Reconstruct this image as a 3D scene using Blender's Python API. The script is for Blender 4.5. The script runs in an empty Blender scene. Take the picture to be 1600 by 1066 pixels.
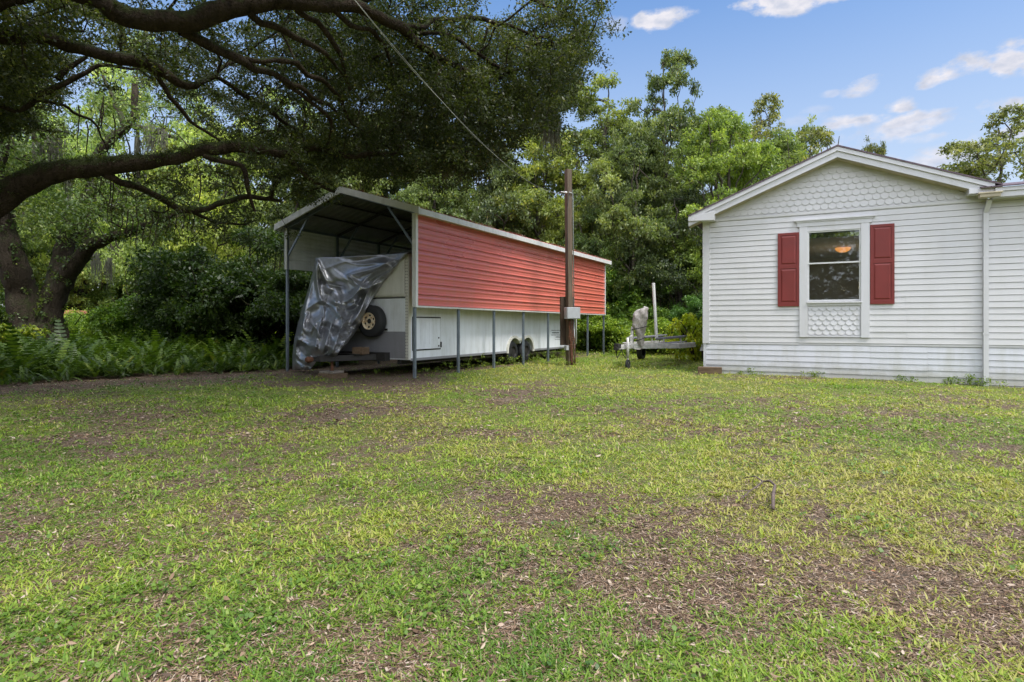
import bpy, bmesh, math
import numpy as np
from mathutils import Vector, Matrix

sc = bpy.context.scene
col = sc.collection
R = math.radians
rng = np.random.default_rng(11)

# ------------------------------------------------------------------ camera
HC = 1.2; F = 908.0; U0 = 800.0; V0 = 508.0
cam_d = bpy.data.cameras.new('camera')
cam = bpy.data.objects.new('camera', cam_d); col.objects.link(cam)
cam.location = (0, 0, HC); cam.rotation_euler = (R(90), 0, 0)
cam_d.sensor_width = 36.0; cam_d.lens = F / 1600 * 36.0
cam_d.shift_y = -(533 - V0) / 1600.0
cam_d.clip_start = 0.05; cam_d.clip_end = 2000
sc.camera = cam

# ------------------------------------------------------------------ light
SUN_AZ = R(137)     # clockwise from +Y : behind and to the right of the camera
SUN_EL = R(60)
world = bpy.data.worlds.new('World'); sc.world = world; world.use_nodes = True
wn = world.node_tree; wn.nodes.clear(); WL = wn.links
def WN(t, **k):
    n = wn.nodes.new(t)
    for a, b in k.items(): setattr(n, a, b)
    return n
def wmath(op, a, b=None, c=None, clamp=False):
    n = WN('ShaderNodeMath', operation=op); n.use_clamp = clamp
    for i, v in enumerate((a, b, c)):
        if v is None: continue
        if isinstance(v, (int, float)): n.inputs[i].default_value = v
        else: WL.new(v, n.inputs[i])
    return n.outputs[0]
sky = WN('ShaderNodeTexSky'); sky.sky_type = 'NISHITA'; sky.sun_disc = False
sky.sun_elevation = SUN_EL; sky.sun_rotation = SUN_AZ
sky.air_density = 1.0; sky.dust_density = 1.2; sky.ozone_density = 1.6
bg = WN('ShaderNodeBackground'); bg.inputs[1].default_value = 0.12
wout = WN('ShaderNodeOutputWorld')
tc = WN('ShaderNodeTexCoord')
sep = WN('ShaderNodeSeparateXYZ'); WL.new(tc.outputs['Generated'], sep.inputs[0])
X_, Y_, Z_ = sep.outputs
az = wmath('ARCTAN2', X_, Y_)
el = wmath('ARCSINE', Z_)
nz = WN('ShaderNodeTexNoise'); nz.inputs['Scale'].default_value = 14; nz.inputs['Detail'].default_value = 8; nz.inputs['Roughness'].default_value = 0.62
mp = WN('ShaderNodeMapping'); mp.inputs['Scale'].default_value = (1, 1, 1.8)
WL.new(tc.outputs['Generated'], mp.inputs[0]); WL.new(mp.outputs[0], nz.inputs[0])
nv = wmath('SUBTRACT', nz.outputs[0], 0.5)
nz2 = WN('ShaderNodeTexNoise'); nz2.inputs['Scale'].default_value = 45; nz2.inputs['Detail'].default_value = 5
WL.new(mp.outputs[0], nz2.inputs[0])
nv2 = wmath('SUBTRACT', nz2.outputs[0], 0.5)
# clouds: (azimuth, elevation, half width, half height, tilt) in degrees, thickness
def dirpx(u, v):
    x = (u - U0) / F; z = (V0 - v) / F
    return math.atan2(x, 1), math.atan2(z, math.hypot(x, 1))
clouds = []
for (u, v, hw_, hh, tilt, th) in [(1035, 30, 34, 14, 0.0, .9), (960, 38, 16, 11, 0, .45), (1205, 0, 50, 9, 0, 1.), (1300, -10, 120, 14, 0, 1.),
        (1475, 116, 42, 15, 0.15, .9), (1515, 100, 46, 17, 0.0, 1.), (1580, 88, 36, 27, 0.3, 1.), (1640, 95, 50, 26, 0, 1.), (1348, 135, 30, 12, .1, .8), (1300, 146, 14, 5, 0, .5),
        (1408, 163, 22, 11, 0, 1.), (1335, 190, 48, 10, -.05, .85), (1430, 184, 62, 9, .1, .85), (1565, 165, 42, 15, 0, .95), (1440, 216, 44, 8, 0, .6), (1330, 232, 60, 7, 0, .4), (1240, 190, 40, 8, 0, .4), (1400, 205, 110, 15, .05, .75), (1500, 238, 110, 15, .0, .8), (1580, 210, 60, 17, 0, .8), (1430, 258, 140, 18, 0, .7), (1270, 172, 26, 6, 0, .35)]:
    a, e = dirpx(u, v); a2, e2 = dirpx(u + hw_, v); a3, e3 = dirpx(u, v + hh)
    clouds.append((a, e, abs(a2 - a) * 1.25, abs(e3 - e) * 1.35, tilt, th))
acc = None
for (a, e, wa, we, tl, th) in clouds:
    da = wmath('SUBTRACT', az, a); de = wmath('SUBTRACT', el, e)
    de = wmath('SUBTRACT', de, wmath('MULTIPLY', da, tl))
    qa = wmath('POWER', wmath('ABSOLUTE', wmath('MULTIPLY', da, 1 / wa)), 2.0)
    qe = wmath('POWER', wmath('ABSOLUTE', wmath('MULTIPLY', de, 1 / we)), 2.0)
    r_ = wmath('ADD', qa, qe)
    r_ = wmath('ADD', r_, wmath('MULTIPLY', nv, -4.6)); r_ = wmath('ADD', r_, wmath('MULTIPLY', nv2, -1.8))
    m_ = wmath('MULTIPLY', wmath('SUBTRACT', 1.0, r_, clamp=True), th)
    acc = m_ if acc is None else wmath('MAXIMUM', acc, m_)
acc = wmath('POWER', wmath('MULTIPLY', acc, 1.15, clamp=True), 1.5)
# bright broken cloud added out of view, overhead and behind, as fill light
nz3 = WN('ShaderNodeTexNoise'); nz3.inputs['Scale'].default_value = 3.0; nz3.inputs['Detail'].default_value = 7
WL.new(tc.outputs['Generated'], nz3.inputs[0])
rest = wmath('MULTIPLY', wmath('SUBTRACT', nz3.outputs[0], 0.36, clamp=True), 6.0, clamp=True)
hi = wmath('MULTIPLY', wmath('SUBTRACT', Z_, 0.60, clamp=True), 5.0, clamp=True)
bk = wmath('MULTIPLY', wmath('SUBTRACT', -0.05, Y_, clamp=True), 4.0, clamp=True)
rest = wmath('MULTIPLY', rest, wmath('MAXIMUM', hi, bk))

mixc = WN('ShaderNodeMix'); mixc.data_type = 'RGBA'
WL.new(acc, mixc.inputs[0]); 
# slightly paler, hazier sky than a pure clear one
tint = WN('ShaderNodeMix'); tint.data_type = 'RGBA'; tint.blend_type = 'MIX'; tint.inputs[0].default_value = 0.10
WL.new(sky.outputs[0], tint.inputs[6]); tint.inputs[7].default_value = (4.4, 5.6, 7.6, 1)
gr = WN('ShaderNodeMix'); gr.data_type = 'RGBA'; gr.blend_type = 'MULTIPLY'; gr.inputs[0].default_value = 1.0; gr.inputs[7].default_value = (.74, .98, 1.22, 1)
WL.new(tint.outputs[2], gr.inputs[6])
hz = WN('ShaderNodeMix'); hz.data_type = 'RGBA'; hz.inputs[7].default_value = (4.3, 4.75, 5.3, 1)
hzf = wmath('MULTIPLY', wmath('SUBTRACT', .50, Z_, clamp=True), 2.3, clamp=True); WL.new(wmath('POWER', hzf, 1.15), hz.inputs[0]); WL.new(gr.outputs[2], hz.inputs[6])
WL.new(hz.outputs[2], mixc.inputs[6])
cc_ = WN('ShaderNodeMix'); cc_.data_type = 'RGBA'; cc_.inputs[6].default_value = (5.2, 5.1, 5.45, 1); cc_.inputs[7].default_value = (3.4, 3.7, 4.5, 1)
WL.new(wmath('MULTIPLY', wmath('SUBTRACT', nz2.outputs[0], .40, clamp=True), 3.2, clamp=True), cc_.inputs[0]); WL.new(cc_.outputs[2], mixc.inputs[7])
fin = WN('ShaderNodeMix'); fin.data_type = 'RGBA'; fin.inputs[7].default_value = (15.2, 15.6, 16.6, 1)     # the added fill cloud, made far brighter than the sky in view
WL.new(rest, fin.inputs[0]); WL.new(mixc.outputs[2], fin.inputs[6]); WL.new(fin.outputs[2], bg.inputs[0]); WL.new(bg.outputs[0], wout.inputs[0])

sun_d = bpy.data.lights.new('sun', 'SUN'); sun = bpy.data.objects.new('sun', sun_d); col.objects.link(sun)
sun_d.energy = 2.9; sun_d.angle = R(15); sun_d.color = (1.0, 0.965, 0.91)
sdir = Vector((math.sin(SUN_AZ) * math.cos(SUN_EL), math.cos(SUN_AZ) * math.cos(SUN_EL), math.sin(SUN_EL)))
sun.rotation_euler = sdir.to_track_quat('Z', 'Y').to_euler(); sun.location = (10, -10, 20)

vs = sc.view_settings; vs.view_transform = 'Standard'; vs.look = 'None'; vs.gamma = 1.0; vs.use_curve_mapping = False
vs.exposure = 0.50
cy = sc.cycles; cy.max_bounces = 8; cy.transparent_max_bounces = 8; cy.diffuse_bounces = 4; cy.glossy_bounces = 3; cy.transmission_bounces = 4
cy.caustics_reflective = False; cy.caustics_refractive = False
cy.use_denoising = True

# ------------------------------------------------------------------ helpers
def at(u, v, Y):
    return Vector(((u - U0) / F * Y, Y, HC - (v - V0) / F * Y))

def tag(o, label=None, cat=None, group=None, kind=None):
    if label: o['label'] = label
    if cat: o['category'] = cat
    if group: o['group'] = group
    if kind: o['kind'] = kind
    return o

def empty(name, loc=(0, 0, 0), rz=0.0):
    e = bpy.data.objects.new(name, None); col.objects.link(e)
    e.location = loc; e.rotation_euler = (0, 0, rz); e.empty_display_size = 0.2
    return e

def link_mesh(name, me, mat, parent=None):
    o = bpy.data.objects.new(name, me); col.objects.link(o)
    if mat is not None: me.materials.append(mat)
    if parent is not None: o.parent = parent
    return o

def np_mesh(name, verts, faces, k, smooth=False, tone=None):
    """verts (N,3); faces (M,k) one polygon size."""
    me = bpy.data.meshes.new(name)
    verts = np.asarray(verts, np.float32); faces = np.asarray(faces, np.int32)
    me.vertices.add(len(verts)); me.vertices.foreach_set('co', verts.ravel())
    me.loops.add(faces.size); me.loops.foreach_set('vertex_index', faces.ravel())
    me.polygons.add(len(faces)); me.polygons.foreach_set('loop_start', np.arange(0, faces.size, k, dtype=np.int32))
    if smooth: me.polygons.foreach_set('use_smooth', np.ones(len(faces), bool))
    if tone is not None:
        at_ = me.attributes.new('tone', 'FLOAT', 'POINT'); at_.data.foreach_set('value', np.asarray(tone, np.float32).ravel())
    me.update(calc_edges=True)
    return me

class MB:
    """collects boxes, bars, tubes and prisms and links them as ONE mesh object"""
    def __init__(s): s.v = []; s.f = []
    def add(s, vs_, fs):
        n = len(s.v); s.v += [tuple(p) for p in vs_]; s.f += [tuple(i + n for i in f) for f in fs]
    def box(s, a, b, M=None):
        x0, y0, z0 = [min(p, q) for p, q in zip(a, b)]; x1, y1, z1 = [max(p, q) for p, q in zip(a, b)]
        vv = [(x0, y0, z0), (x1, y0, z0), (x1, y1, z0), (x0, y1, z0), (x0, y0, z1), (x1, y0, z1), (x1, y1, z1), (x0, y1, z1)]
        if M is not None: vv = [tuple(M @ Vector(p)) for p in vv]
        s.add(vv, [(0, 3, 2, 1), (4, 5, 6, 7), (0, 1, 5, 4), (1, 2, 6, 5), (2, 3, 7, 6), (3, 0, 4, 7)])
    def bar(s, a, b, w, h, up=(0, 0, 1)):
        """rectangular bar from a to b, w across, h along up"""
        a = Vector(a); b = Vector(b); d = (b - a).normalized(); up = Vector(up)
        if abs(d.dot(up)) > .98: up = Vector((1, 0, 0))
        r = d.cross(up).normalized(); u = r.cross(d).normalized()
        vv = []
        for p in (a, b):
            for sx, sy in ((-1, -1), (1, -1), (1, 1), (-1, 1)): vv.append(p + r * (sx * w / 2) + u * (sy * h / 2))
        s.add(vv, [(0, 1, 2, 3), (7, 6, 5, 4), (0, 4, 5, 1), (1, 5, 6, 2), (2, 6, 7, 3), (3, 7, 4, 0)])
    def tube(s, pts, rad, k=8, cap=True):
        pts = [Vector(p) for p in pts]; n = len(pts)
        rads = rad if hasattr(rad, '__len__') else [rad] * n
        prev = None; vv = []; ff = []
        for i, p in enumerate(pts):
            d = (pts[min(i + 1, n - 1)] - pts[max(i - 1, 0)]).normalized()
            if prev is None:
                ref = Vector((0, 0, 1)) if abs(d.z) < .9 else Vector((1, 0, 0)); r = d.cross(ref).normalized()
            else:
                r = (prev - d * prev.dot(d)).normalized()
            prev = r; q = d.cross(r)
            for j in range(k):
                a = 2 * math.pi * j / k; vv.append(p + (r * math.cos(a) + q * math.sin(a)) * rads[i])
        for i in range(n - 1):
            for j in range(k):
                ff.append((i * k + j, i * k + (j + 1) % k, (i + 1) * k + (j + 1) % k, (i + 1) * k + j))
        if cap:
            ff.append(tuple(range(k - 1, -1, -1))); ff.append(tuple((n - 1) * k + j for j in range(k)))
        s.add(vv, ff)
    def prism(s, poly, y0, y1, axis='y'):
        """polygon in (x,z) extruded along y (or (y,z) along x, (x,y) along z)"""
        def P(p, t):
            return {'y': (p[0], t, p[1]), 'x': (t, p[0], p[1]), 'z': (p[0], p[1], t)}[axis]
        n = len(poly)
        vv = [P(p, y0) for p in poly] + [P(p, y1) for p in poly]
        ff = [tuple(range(n)), tuple(range(2 * n - 1, n - 1, -1))]
        for i in range(n): ff.append((i, i + n, (i + 1) % n + n, (i + 1) % n))
        s.add(vv, ff)
    def lathe(s, prof, c, axis=(1, 0, 0), k=32):
        """profile of (r, t) along axis around c"""
        ax = Vector(axis).normalized(); ref = Vector((0, 0, 1)) if abs(ax.z) < .9 else Vector((1, 0, 0))
        r = ax.cross(ref).normalized(); q = ax.cross(r); c = Vector(c); vv = []; ff = []
        for (rr, t) in prof:
            for j in range(k):
                a = 2 * math.pi * j / k; vv.append(c + ax * t + (r * math.cos(a) + q * math.sin(a)) * rr)
        for i in range(len(prof) - 1):
            for j in range(k): ff.append((i * k + j, i * k + (j + 1) % k, (i + 1) * k + (j + 1) % k, (i + 1) * k + j))
        s.add(vv, ff)
    def mark(s): s.m2 = len(s.f)
    def build(s, name, mat, parent=None, smooth=False, bevel=0.0, auto=None, mat2=None):
        me = bpy.data.meshes.new(name); me.from_pydata(s.v, [], s.f); me.update()
        bm = bmesh.new(); bm.from_mesh(me); bmesh.ops.recalc_face_normals(bm, faces=bm.faces); bm.to_mesh(me); bm.free()
        if smooth: me.polygons.foreach_set('use_smooth', [True] * len(me.polygons))
        o = link_mesh(name, me, mat, parent)
        if mat2 is not None:
            me.materials.append(mat2); me.polygons.foreach_set('material_index', [int(i >= s.m2) for i in range(len(me.polygons))])
        if auto: me.set_sharp_from_angle(angle=R(auto))
        if bevel:
            b = o.modifiers.new('bevel', 'BEVEL'); b.width = bevel; b.segments = 2; b.limit_method = 'ANGLE'; b.angle_limit = R(40)
        return o

# numpy value noise -------------------------------------------------
def _hash(ix, iy, iz, seed):
    h = (ix.astype(np.int64) * 374761393 + iy.astype(np.int64) * 668265263 + iz.astype(np.int64) * 2147483647 + seed * 974634777) & 0x7fffffff
    h = (h ^ (h >> 13)) * 1274126177 & 0x7fffffff
    h = h ^ (h >> 16)
    return (h & 0xffff) / 65535.0
def vnoise(p, scale=1.0, seed=0):
    p = np.asarray(p, float) * scale
    if p.shape[1] == 2: p = np.concatenate([p, np.zeros((len(p), 1))], 1)
    i = np.floor(p).astype(np.int64); f = p - i; f = f * f * (3 - 2 * f)
    out = 0
    for dx in (0, 1):
        wx = f[:, 0] if dx else 1 - f[:, 0]
        for dy in (0, 1):
            wy = f[:, 1] if dy else 1 - f[:, 1]
            for dz in (0, 1):
                wz = f[:, 2] if dz else 1 - f[:, 2]
                out = out + wx * wy * wz * _hash(i[:, 0] + dx, i[:, 1] + dy, i[:, 2] + dz, seed)
    return out
def fbm(p, scale=1.0, octv=4, seed=0, gain=.5):
    a = 1.0; t = 0; n = 0
    for k in range(octv):
        t = t + a * vnoise(p, scale * 2 ** k, seed + k * 17); n += a; a *= gain
    return t / n
def unit(a): return a / (np.linalg.norm(a, axis=1, keepdims=True) + 1e-9)
def sstep(a, b, x):
    t = np.clip((x - a) / (b - a), 0, 1); return t * t * (3 - 2 * t)

# ------------------------------------------------------------------ materials
class NT:
    def __init__(s, name):
        s.m = bpy.data.materials.new(name); s.m.use_nodes = True; s.t = s.m.node_tree; s.t.nodes.clear()
        s.out = s.t.nodes.new('ShaderNodeOutputMaterial')
    def n(s, t, inp=None, **k):
        nd = s.t.nodes.new(t)
        for a, b in k.items(): setattr(nd, a, b)
        for i, v in (inp or {}).items():
            if hasattr(v, 'links'): s.t.links.new(v, nd.inputs[i])
            else: nd.inputs[i].default_value = v
        return nd
    def math(s, op, a, b=0.0, clamp=False):
        nd = s.n('ShaderNodeMath', {0: a, 1: b}, operation=op); nd.use_clamp = clamp; return nd.outputs[0]
    def noise(s, scale, detail=4, rough=.5, vec=None, dist=0.0, stretch=None):
        if vec is None: vec = s.n('ShaderNodeTexCoord').outputs['Object']
        if stretch is not None: vec = s.n('ShaderNodeMapping', {0: vec, 3: stretch}).outputs[0]
        return s.n('ShaderNodeTexNoise', {'Vector': vec, 'Scale': scale, 'Detail': detail, 'Roughness': rough, 'Distortion': dist}).outputs[0]
    def ramp(s, fac, stops):
        r = s.n('ShaderNodeValToRGB', {0: fac}); cr = r.color_ramp
        while len(cr.elements) < len(stops): cr.elements.new(.5)
        for e, (p, c) in zip(cr.elements, stops): e.position = p; e.color = (*c, 1) if len(c) == 3 else c
        return r.outputs[0]
    def mix(s, f, a, b, mode='MIX'):
        nd = s.n('ShaderNodeMix', data_type='RGBA', blend_type=mode)
        for i, v in ((0, f), (6, a), (7, b)):
            if hasattr(v, 'links'): s.t.links.new(v, nd.inputs[i])
            else: nd.inputs[i].default_value = v if i == 0 else ((*v, 1) if len(v) == 3 else v)
        return nd.outputs[2]
    def sepz(s, which=2, coord='Object'):
        return s.n('ShaderNodeSeparateXYZ', {0: s.n('ShaderNodeTexCoord').outputs[coord]}).outputs[which]
    def bump(s, h, strength=.5, dist=.01):
        return s.n('ShaderNodeBump', {'Height': h, 'Strength': strength, 'Distance': dist}).outputs[0]
    def bsdf(s, color, rough=.6, metal=0.0, normal=None, spec=.5, trans=None):
        d = {'Base Color': color if hasattr(color, 'links') else (*color, 1), 'Roughness': rough, 'Metallic': metal, 'Specular IOR Level': spec}
        p = s.n('ShaderNodeBsdfPrincipled', d)
        if normal is not None: s.t.links.new(normal, p.inputs['Normal'])
        return p.outputs[0]
    def done(s, sh): s.t.links.new(sh, s.out.inputs[0]); return s.m

def simple(name, c, rough=.6, metal=0.0, var=.18, scale=6.0, bump=.0, bscale=60., spec=.5):
    n = NT(name); f = n.noise(scale, 5, .6)
    c1 = tuple(x * (1 - var) for x in c); c2 = tuple(min(1, x * (1 + var)) for x in c)
    cc = n.ramp(f, [(.3, c1), (.7, c2)])
    nm = n.bump(n.noise(bscale, 4), bump, .01) if bump else None
    rr = n.n('ShaderNodeMapRange', {0: f, 1: .3, 2: .7, 3: rough * .85, 4: min(1, rough * 1.15)}).outputs[0]
    return n.done(n.bsdf(cc, rr, metal, nm, spec))

def leaf_mat(name, stops, trans=.35, rough=.45, spec=.35):
    n = NT(name)
    a = n.n('ShaderNodeAttribute', attribute_name='tone').outputs['Fac']
    c = n.ramp(a, stops)
    p = n.bsdf(c, rough, 0, None, spec)
    tcol = n.mix(.5, c, (1.0, 1.0, .35), 'MULTIPLY')
    tb = n.n('ShaderNodeBsdfTranslucent', {0: n.mix(1.0, c, (1.5, 1.7, .6), 'MULTIPLY')}).outputs[0]
    mx = n.n('ShaderNodeMixShader', {0: trans, 1: p, 2: tb}).outputs[0]
    return n.done(mx)
# ------------------------------------------------------------------ frames of the two buildings
C0 = Vector((-2.20, 13.13, 0.0)); CA = math.atan2(.872, .49)           # carport: x = its length, y = across to the left
CM = Matrix.Translation(C0) @ Matrix.Rotation(CA, 4, 'Z')
H0 = Vector((4.857, 14.70, 0.0)); HA = math.atan2(-.4425, .8967)       # house: x = along the gable wall, y = into the house
HM = Matrix.Translation(H0) @ Matrix.Rotation(HA, 4, 'Z')
def loc_hit(M, u, v, axis, val):
    """point (in the frame M) where the sight line through (u, v) meets the plane local axis = val"""
    Mi = M.inverted(); o = Mi @ Vector((0, 0, HC)); d = Mi.to_3x3() @ Vector(((u - U0) / F, 1, -(v - V0) / F))
    t = (val - o[axis]) / d[axis]; return o + d * t
def hw(u, v, y=0.0):
    p = loc_hit(HM, u, v, 1, y); return p.x, p.z

# ------------------------------------------------------------------ ground
BED = np.array([-9.9, 11.2]); BN = np.array([.748, -.663])
def bed_d(x, y): return (x - BED[0]) * BN[0] + (y - BED[1]) * BN[1]
def carloc(x, y):
    dx = x - C0.x; dy = y - C0.y; c, s = math.cos(CA), math.sin(CA)
    return dx * c + dy * s, -dx * s + dy * c
def houseloc(x, y):
    dx = x - H0.x; dy = y - H0.y; c, s = math.cos(HA), math.sin(HA)
    return dx * c + dy * s, -dx * s + dy * c
def gh(x, y):
    x = np.asarray(x, float); y = np.asarray(y, float)
    p = np.stack([x.ravel(), y.ravel()], 1)
    h = (fbm(p, .35, 3, 5) - .5) * .07 + (vnoise(p, 2.2, 9) - .5) * .015
    h = h.reshape(x.shape) - .07 * np.exp(-(((x - 10.3) / 2.2) ** 2 + ((y - 12) / 2.5) ** 2))
    h = h - .03 * np.exp(-((x / 2) ** 2 + ((y - 2) / 2) ** 2))
    return h + .03 * sstep(24, 34, y)
PATCH = [  # bare or leaf-strewn places: pixel centre and half sizes on the photograph, turned into ground ellipses
    (590, 640, 130, 17, .95), (470, 655, 90, 10, .6), (820, 610, 75, 13, .95), (640, 606, 85, 13, .9), (600, 596, 60, 8, .7), (330, 600, 200, 9, 1.), (90, 700, 120, 13, .8), (60, 750, 90, 16, .6), (700, 640, 90, 8, .6),
    (760, 765, 120, 26, .75), (860, 790, 90, 20, .8), (1030, 830, 60, 16, .95), (930, 860, 140, 30, .85), (650, 830, 130, 26, .65), (1150, 880, 220, 30, .75), (1450, 905, 170, 55, 1.1), (1520, 850, 120, 24, .6),
    (1310, 805, 40, 9, .8), (1350, 960, 190, 45, .55), (900, 960, 210, 55, .75), (640, 950, 130, 40, .65), (380, 900, 110, 26, .55), (120, 1010, 150, 35, .6), (1240, 715, 120, 8, .35), (1130, 660, 190, 12, .4),
    (1400, 700, 120, 10, .3), (520, 700, 90, 8, .35), (980, 700, 70, 8, .3), (1560, 960, 70, 60, .7), (900, 575, 16, 5, .8), (1230, 590, 90, 3.5, .8), (1340, 640, 90, 8, .3), (700, 1040, 200, 40, .5), (250, 800, 90, 18, .3), (760, 700, 60, 9, .4)]
def grassiness(x, y):
    x = np.asarray(x, float); y = np.asarray(y, float); shp = x.shape
    x = x.ravel(); y = y.ravel(); p = np.stack([x, y], 1)
    wx = x + (vnoise(p, 1.3, 3) - .5) * .9; wy = y + (vnoise(p, 1.3, 4) - .5) * .9
    g = .75 + (fbm(p, 1.1, 4, 21) - .5) * 1.3 + (vnoise(p, 5, 2) - .5) * .45 + (vnoise(p, 11, 12) - .5) * .55
    for (u, v, ru, rv, s) in PATCH:
        Y = HC * F / (v - V0); X = (u - U0) / F * Y; a = ru * Y / F; b = Y * Y / (HC * F) * rv
        q = ((wx - X) / a) ** 2 + ((wy - Y) / b) ** 2
        g = g - s * np.exp(-q * .85) * .56
    d = bed_d(wx, wy)
    g = g + .28 * sstep(9.5, 12.5, y) * sstep(-4, -1, x) + .40 * np.exp(-(((x + 4.2) / 3.2) ** 2 + ((y - 10.2 + .25 * (x + 4.2)) / 1.1) ** 2))
    g = g - 1.1 * sstep(1.5, .4, d) * sstep(1, -1.5, x + 3.5)
    cx, cyy = carloc(x, y)
    inside = (cx > -.6) & (cx < 12.5) & (cyy > .1) & (cyy < 4.8)
    g = np.where(inside, g - .8, g)
    g = g - .55 * np.exp(-(((cx + .2) / .8) ** 2)) * ((cyy > -1) & (cyy < 5))
    return np.clip(g, 0, 1).reshape(shp)

def make_ground():
    a = np.concatenate([-np.geomspace(30, 600, 22)[::-1], np.arange(-29.8, 29.9, .2), np.geomspace(30, 600, 22)])
    b = np.concatenate([-np.geomspace(8, 600, 18)[::-1], np.arange(-7.8, 0, .4), np.arange(0, 12, .12), np.arange(12, 42, .3), np.geomspace(42, 600, 22)])
    X, Y = np.meshgrid(a, b); Z = gh(X, Y)
    V = np.stack([X.ravel(), Y.ravel(), Z.ravel()], 1); nx = len(a); ny = len(b)
    i = np.arange(nx - 1)[None, :] + nx * np.arange(ny - 1)[:, None]; i = i.ravel()
    Fc = np.stack([i, i + 1, i + nx + 1, i + nx], 1)
    me = np_mesh('ground', V, Fc, 4, True, grassiness(X, Y).ravel())
    n = NT('lawn_soil')
    g = n.n('ShaderNodeAttribute', attribute_name='tone').outputs['Fac']
    tcx = n.n('ShaderNodeTexCoord').outputs['Object']
    vor = n.n('ShaderNodeTexVoronoi', {'Vector': n.n('ShaderNodeMapping', {0: tcx, 3: (1, 1.4, 1)}).outputs[0], 'Scale': 62.0, 'Randomness': 1.0})
    vv = n.n('ShaderNodeSeparateColor', {0: vor.outputs['Color']}).outputs[0]
    litter = n.ramp(vv, [(0, (.058, .040, .027)), (.35, (.125, .084, .055)), (.6, (.20, .14, .092)), (.8, (.28, .20, .14)), (1, (.40, .31, .23))])
    fine = n.noise(160, 4, .7)
    litter = n.mix(n.math('MULTIPLY', fine, .8), litter, (.07, .052, .038))
    big = n.noise(1.7, 5, .6)
    litter = n.mix(n.ramp(big, [(.5, (0, 0, 0)), (.68, (.5, .5, .5))]), litter, (.20, .17, .135))
    green = n.ramp(n.noise(45, 5, .7), [(.25, (.06, .08, .02)), (.5, (.14, .20, .032)), (.75, (.24, .29, .055))])
    fac = n.math('ADD', g, n.math('MULTIPLY', n.math('SUBTRACT', n.noise(28, 4, .7), .5), 1.1))
    c = n.mix(n.ramp(fac, [(.40, (0, 0, 0)), (.95, (.85, .85, .85))]), litter, green)
    h = n.math('ADD', n.math('MULTIPLY', vor.outputs['Distance'], .5), fine)
    mat = n.done(n.bsdf(c, .9, 0, n.bump(h, .9, .02), .15))
    o = link_mesh('ground', me, mat); tag(o, kind='structure')
make_ground()

# ------------------------------------------------------------------ grass, weeds and fallen leaves (uncountable: one object each)
def view_scatter(n, y0, y1, pw, rg, marg=2.7):
    """points on the ground in front, density falling with distance"""
    t = rg.random(n); Y = (y0 ** (1 - pw) + t * (y1 ** (1 - pw) - y0 ** (1 - pw))) ** (1 / (1 - pw))
    X = (rg.random(n) * 2 - 1) * (Y * .93 + marg)
    return X, Y
def lawn_mask(X, Y):
    hx, hy = houseloc(X, Y); m = ~((hx > -.03) & (hy > -.04))
    d = bed_d(X, Y); m &= ~((d < .15) & (X < -3.5))
    return m
def blades(X, Y, L, W, az, lean, tone, bend=.6):
    n = len(X); Z = gh(X, Y) - .004
    dx = np.cos(az); dy = np.sin(az); px = -dy; py = dx
    V = np.zeros((n, 6, 3)); 
    for k, (t, wf) in enumerate(((0, .55), (.5, 1.0), (1, .12))):
        hor = L * np.sin(lean) * t + L * bend * np.sin(lean) * t * t * .5; ver = L * np.cos(lean) * t * (1 - .35 * bend * t)
        for s, j in ((-1, 0), (1, 1)):
            V[:, 2 * k + j, 0] = X + dx * hor + px * W * wf * s * .5
            V[:, 2 * k + j, 1] = Y + dy * hor + py * W * wf * s * .5
            V[:, 2 * k + j, 2] = Z + ver
    b = np.arange(n)[:, None] * 6
    Fc = np.concatenate([b + np.array([0, 1, 3, 2]), b + np.array([2, 3, 5, 4])], 0)
    tn = np.repeat(tone[:, None], 6, 1)
    return V.reshape(-1, 3), Fc, tn.ravel()
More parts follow.
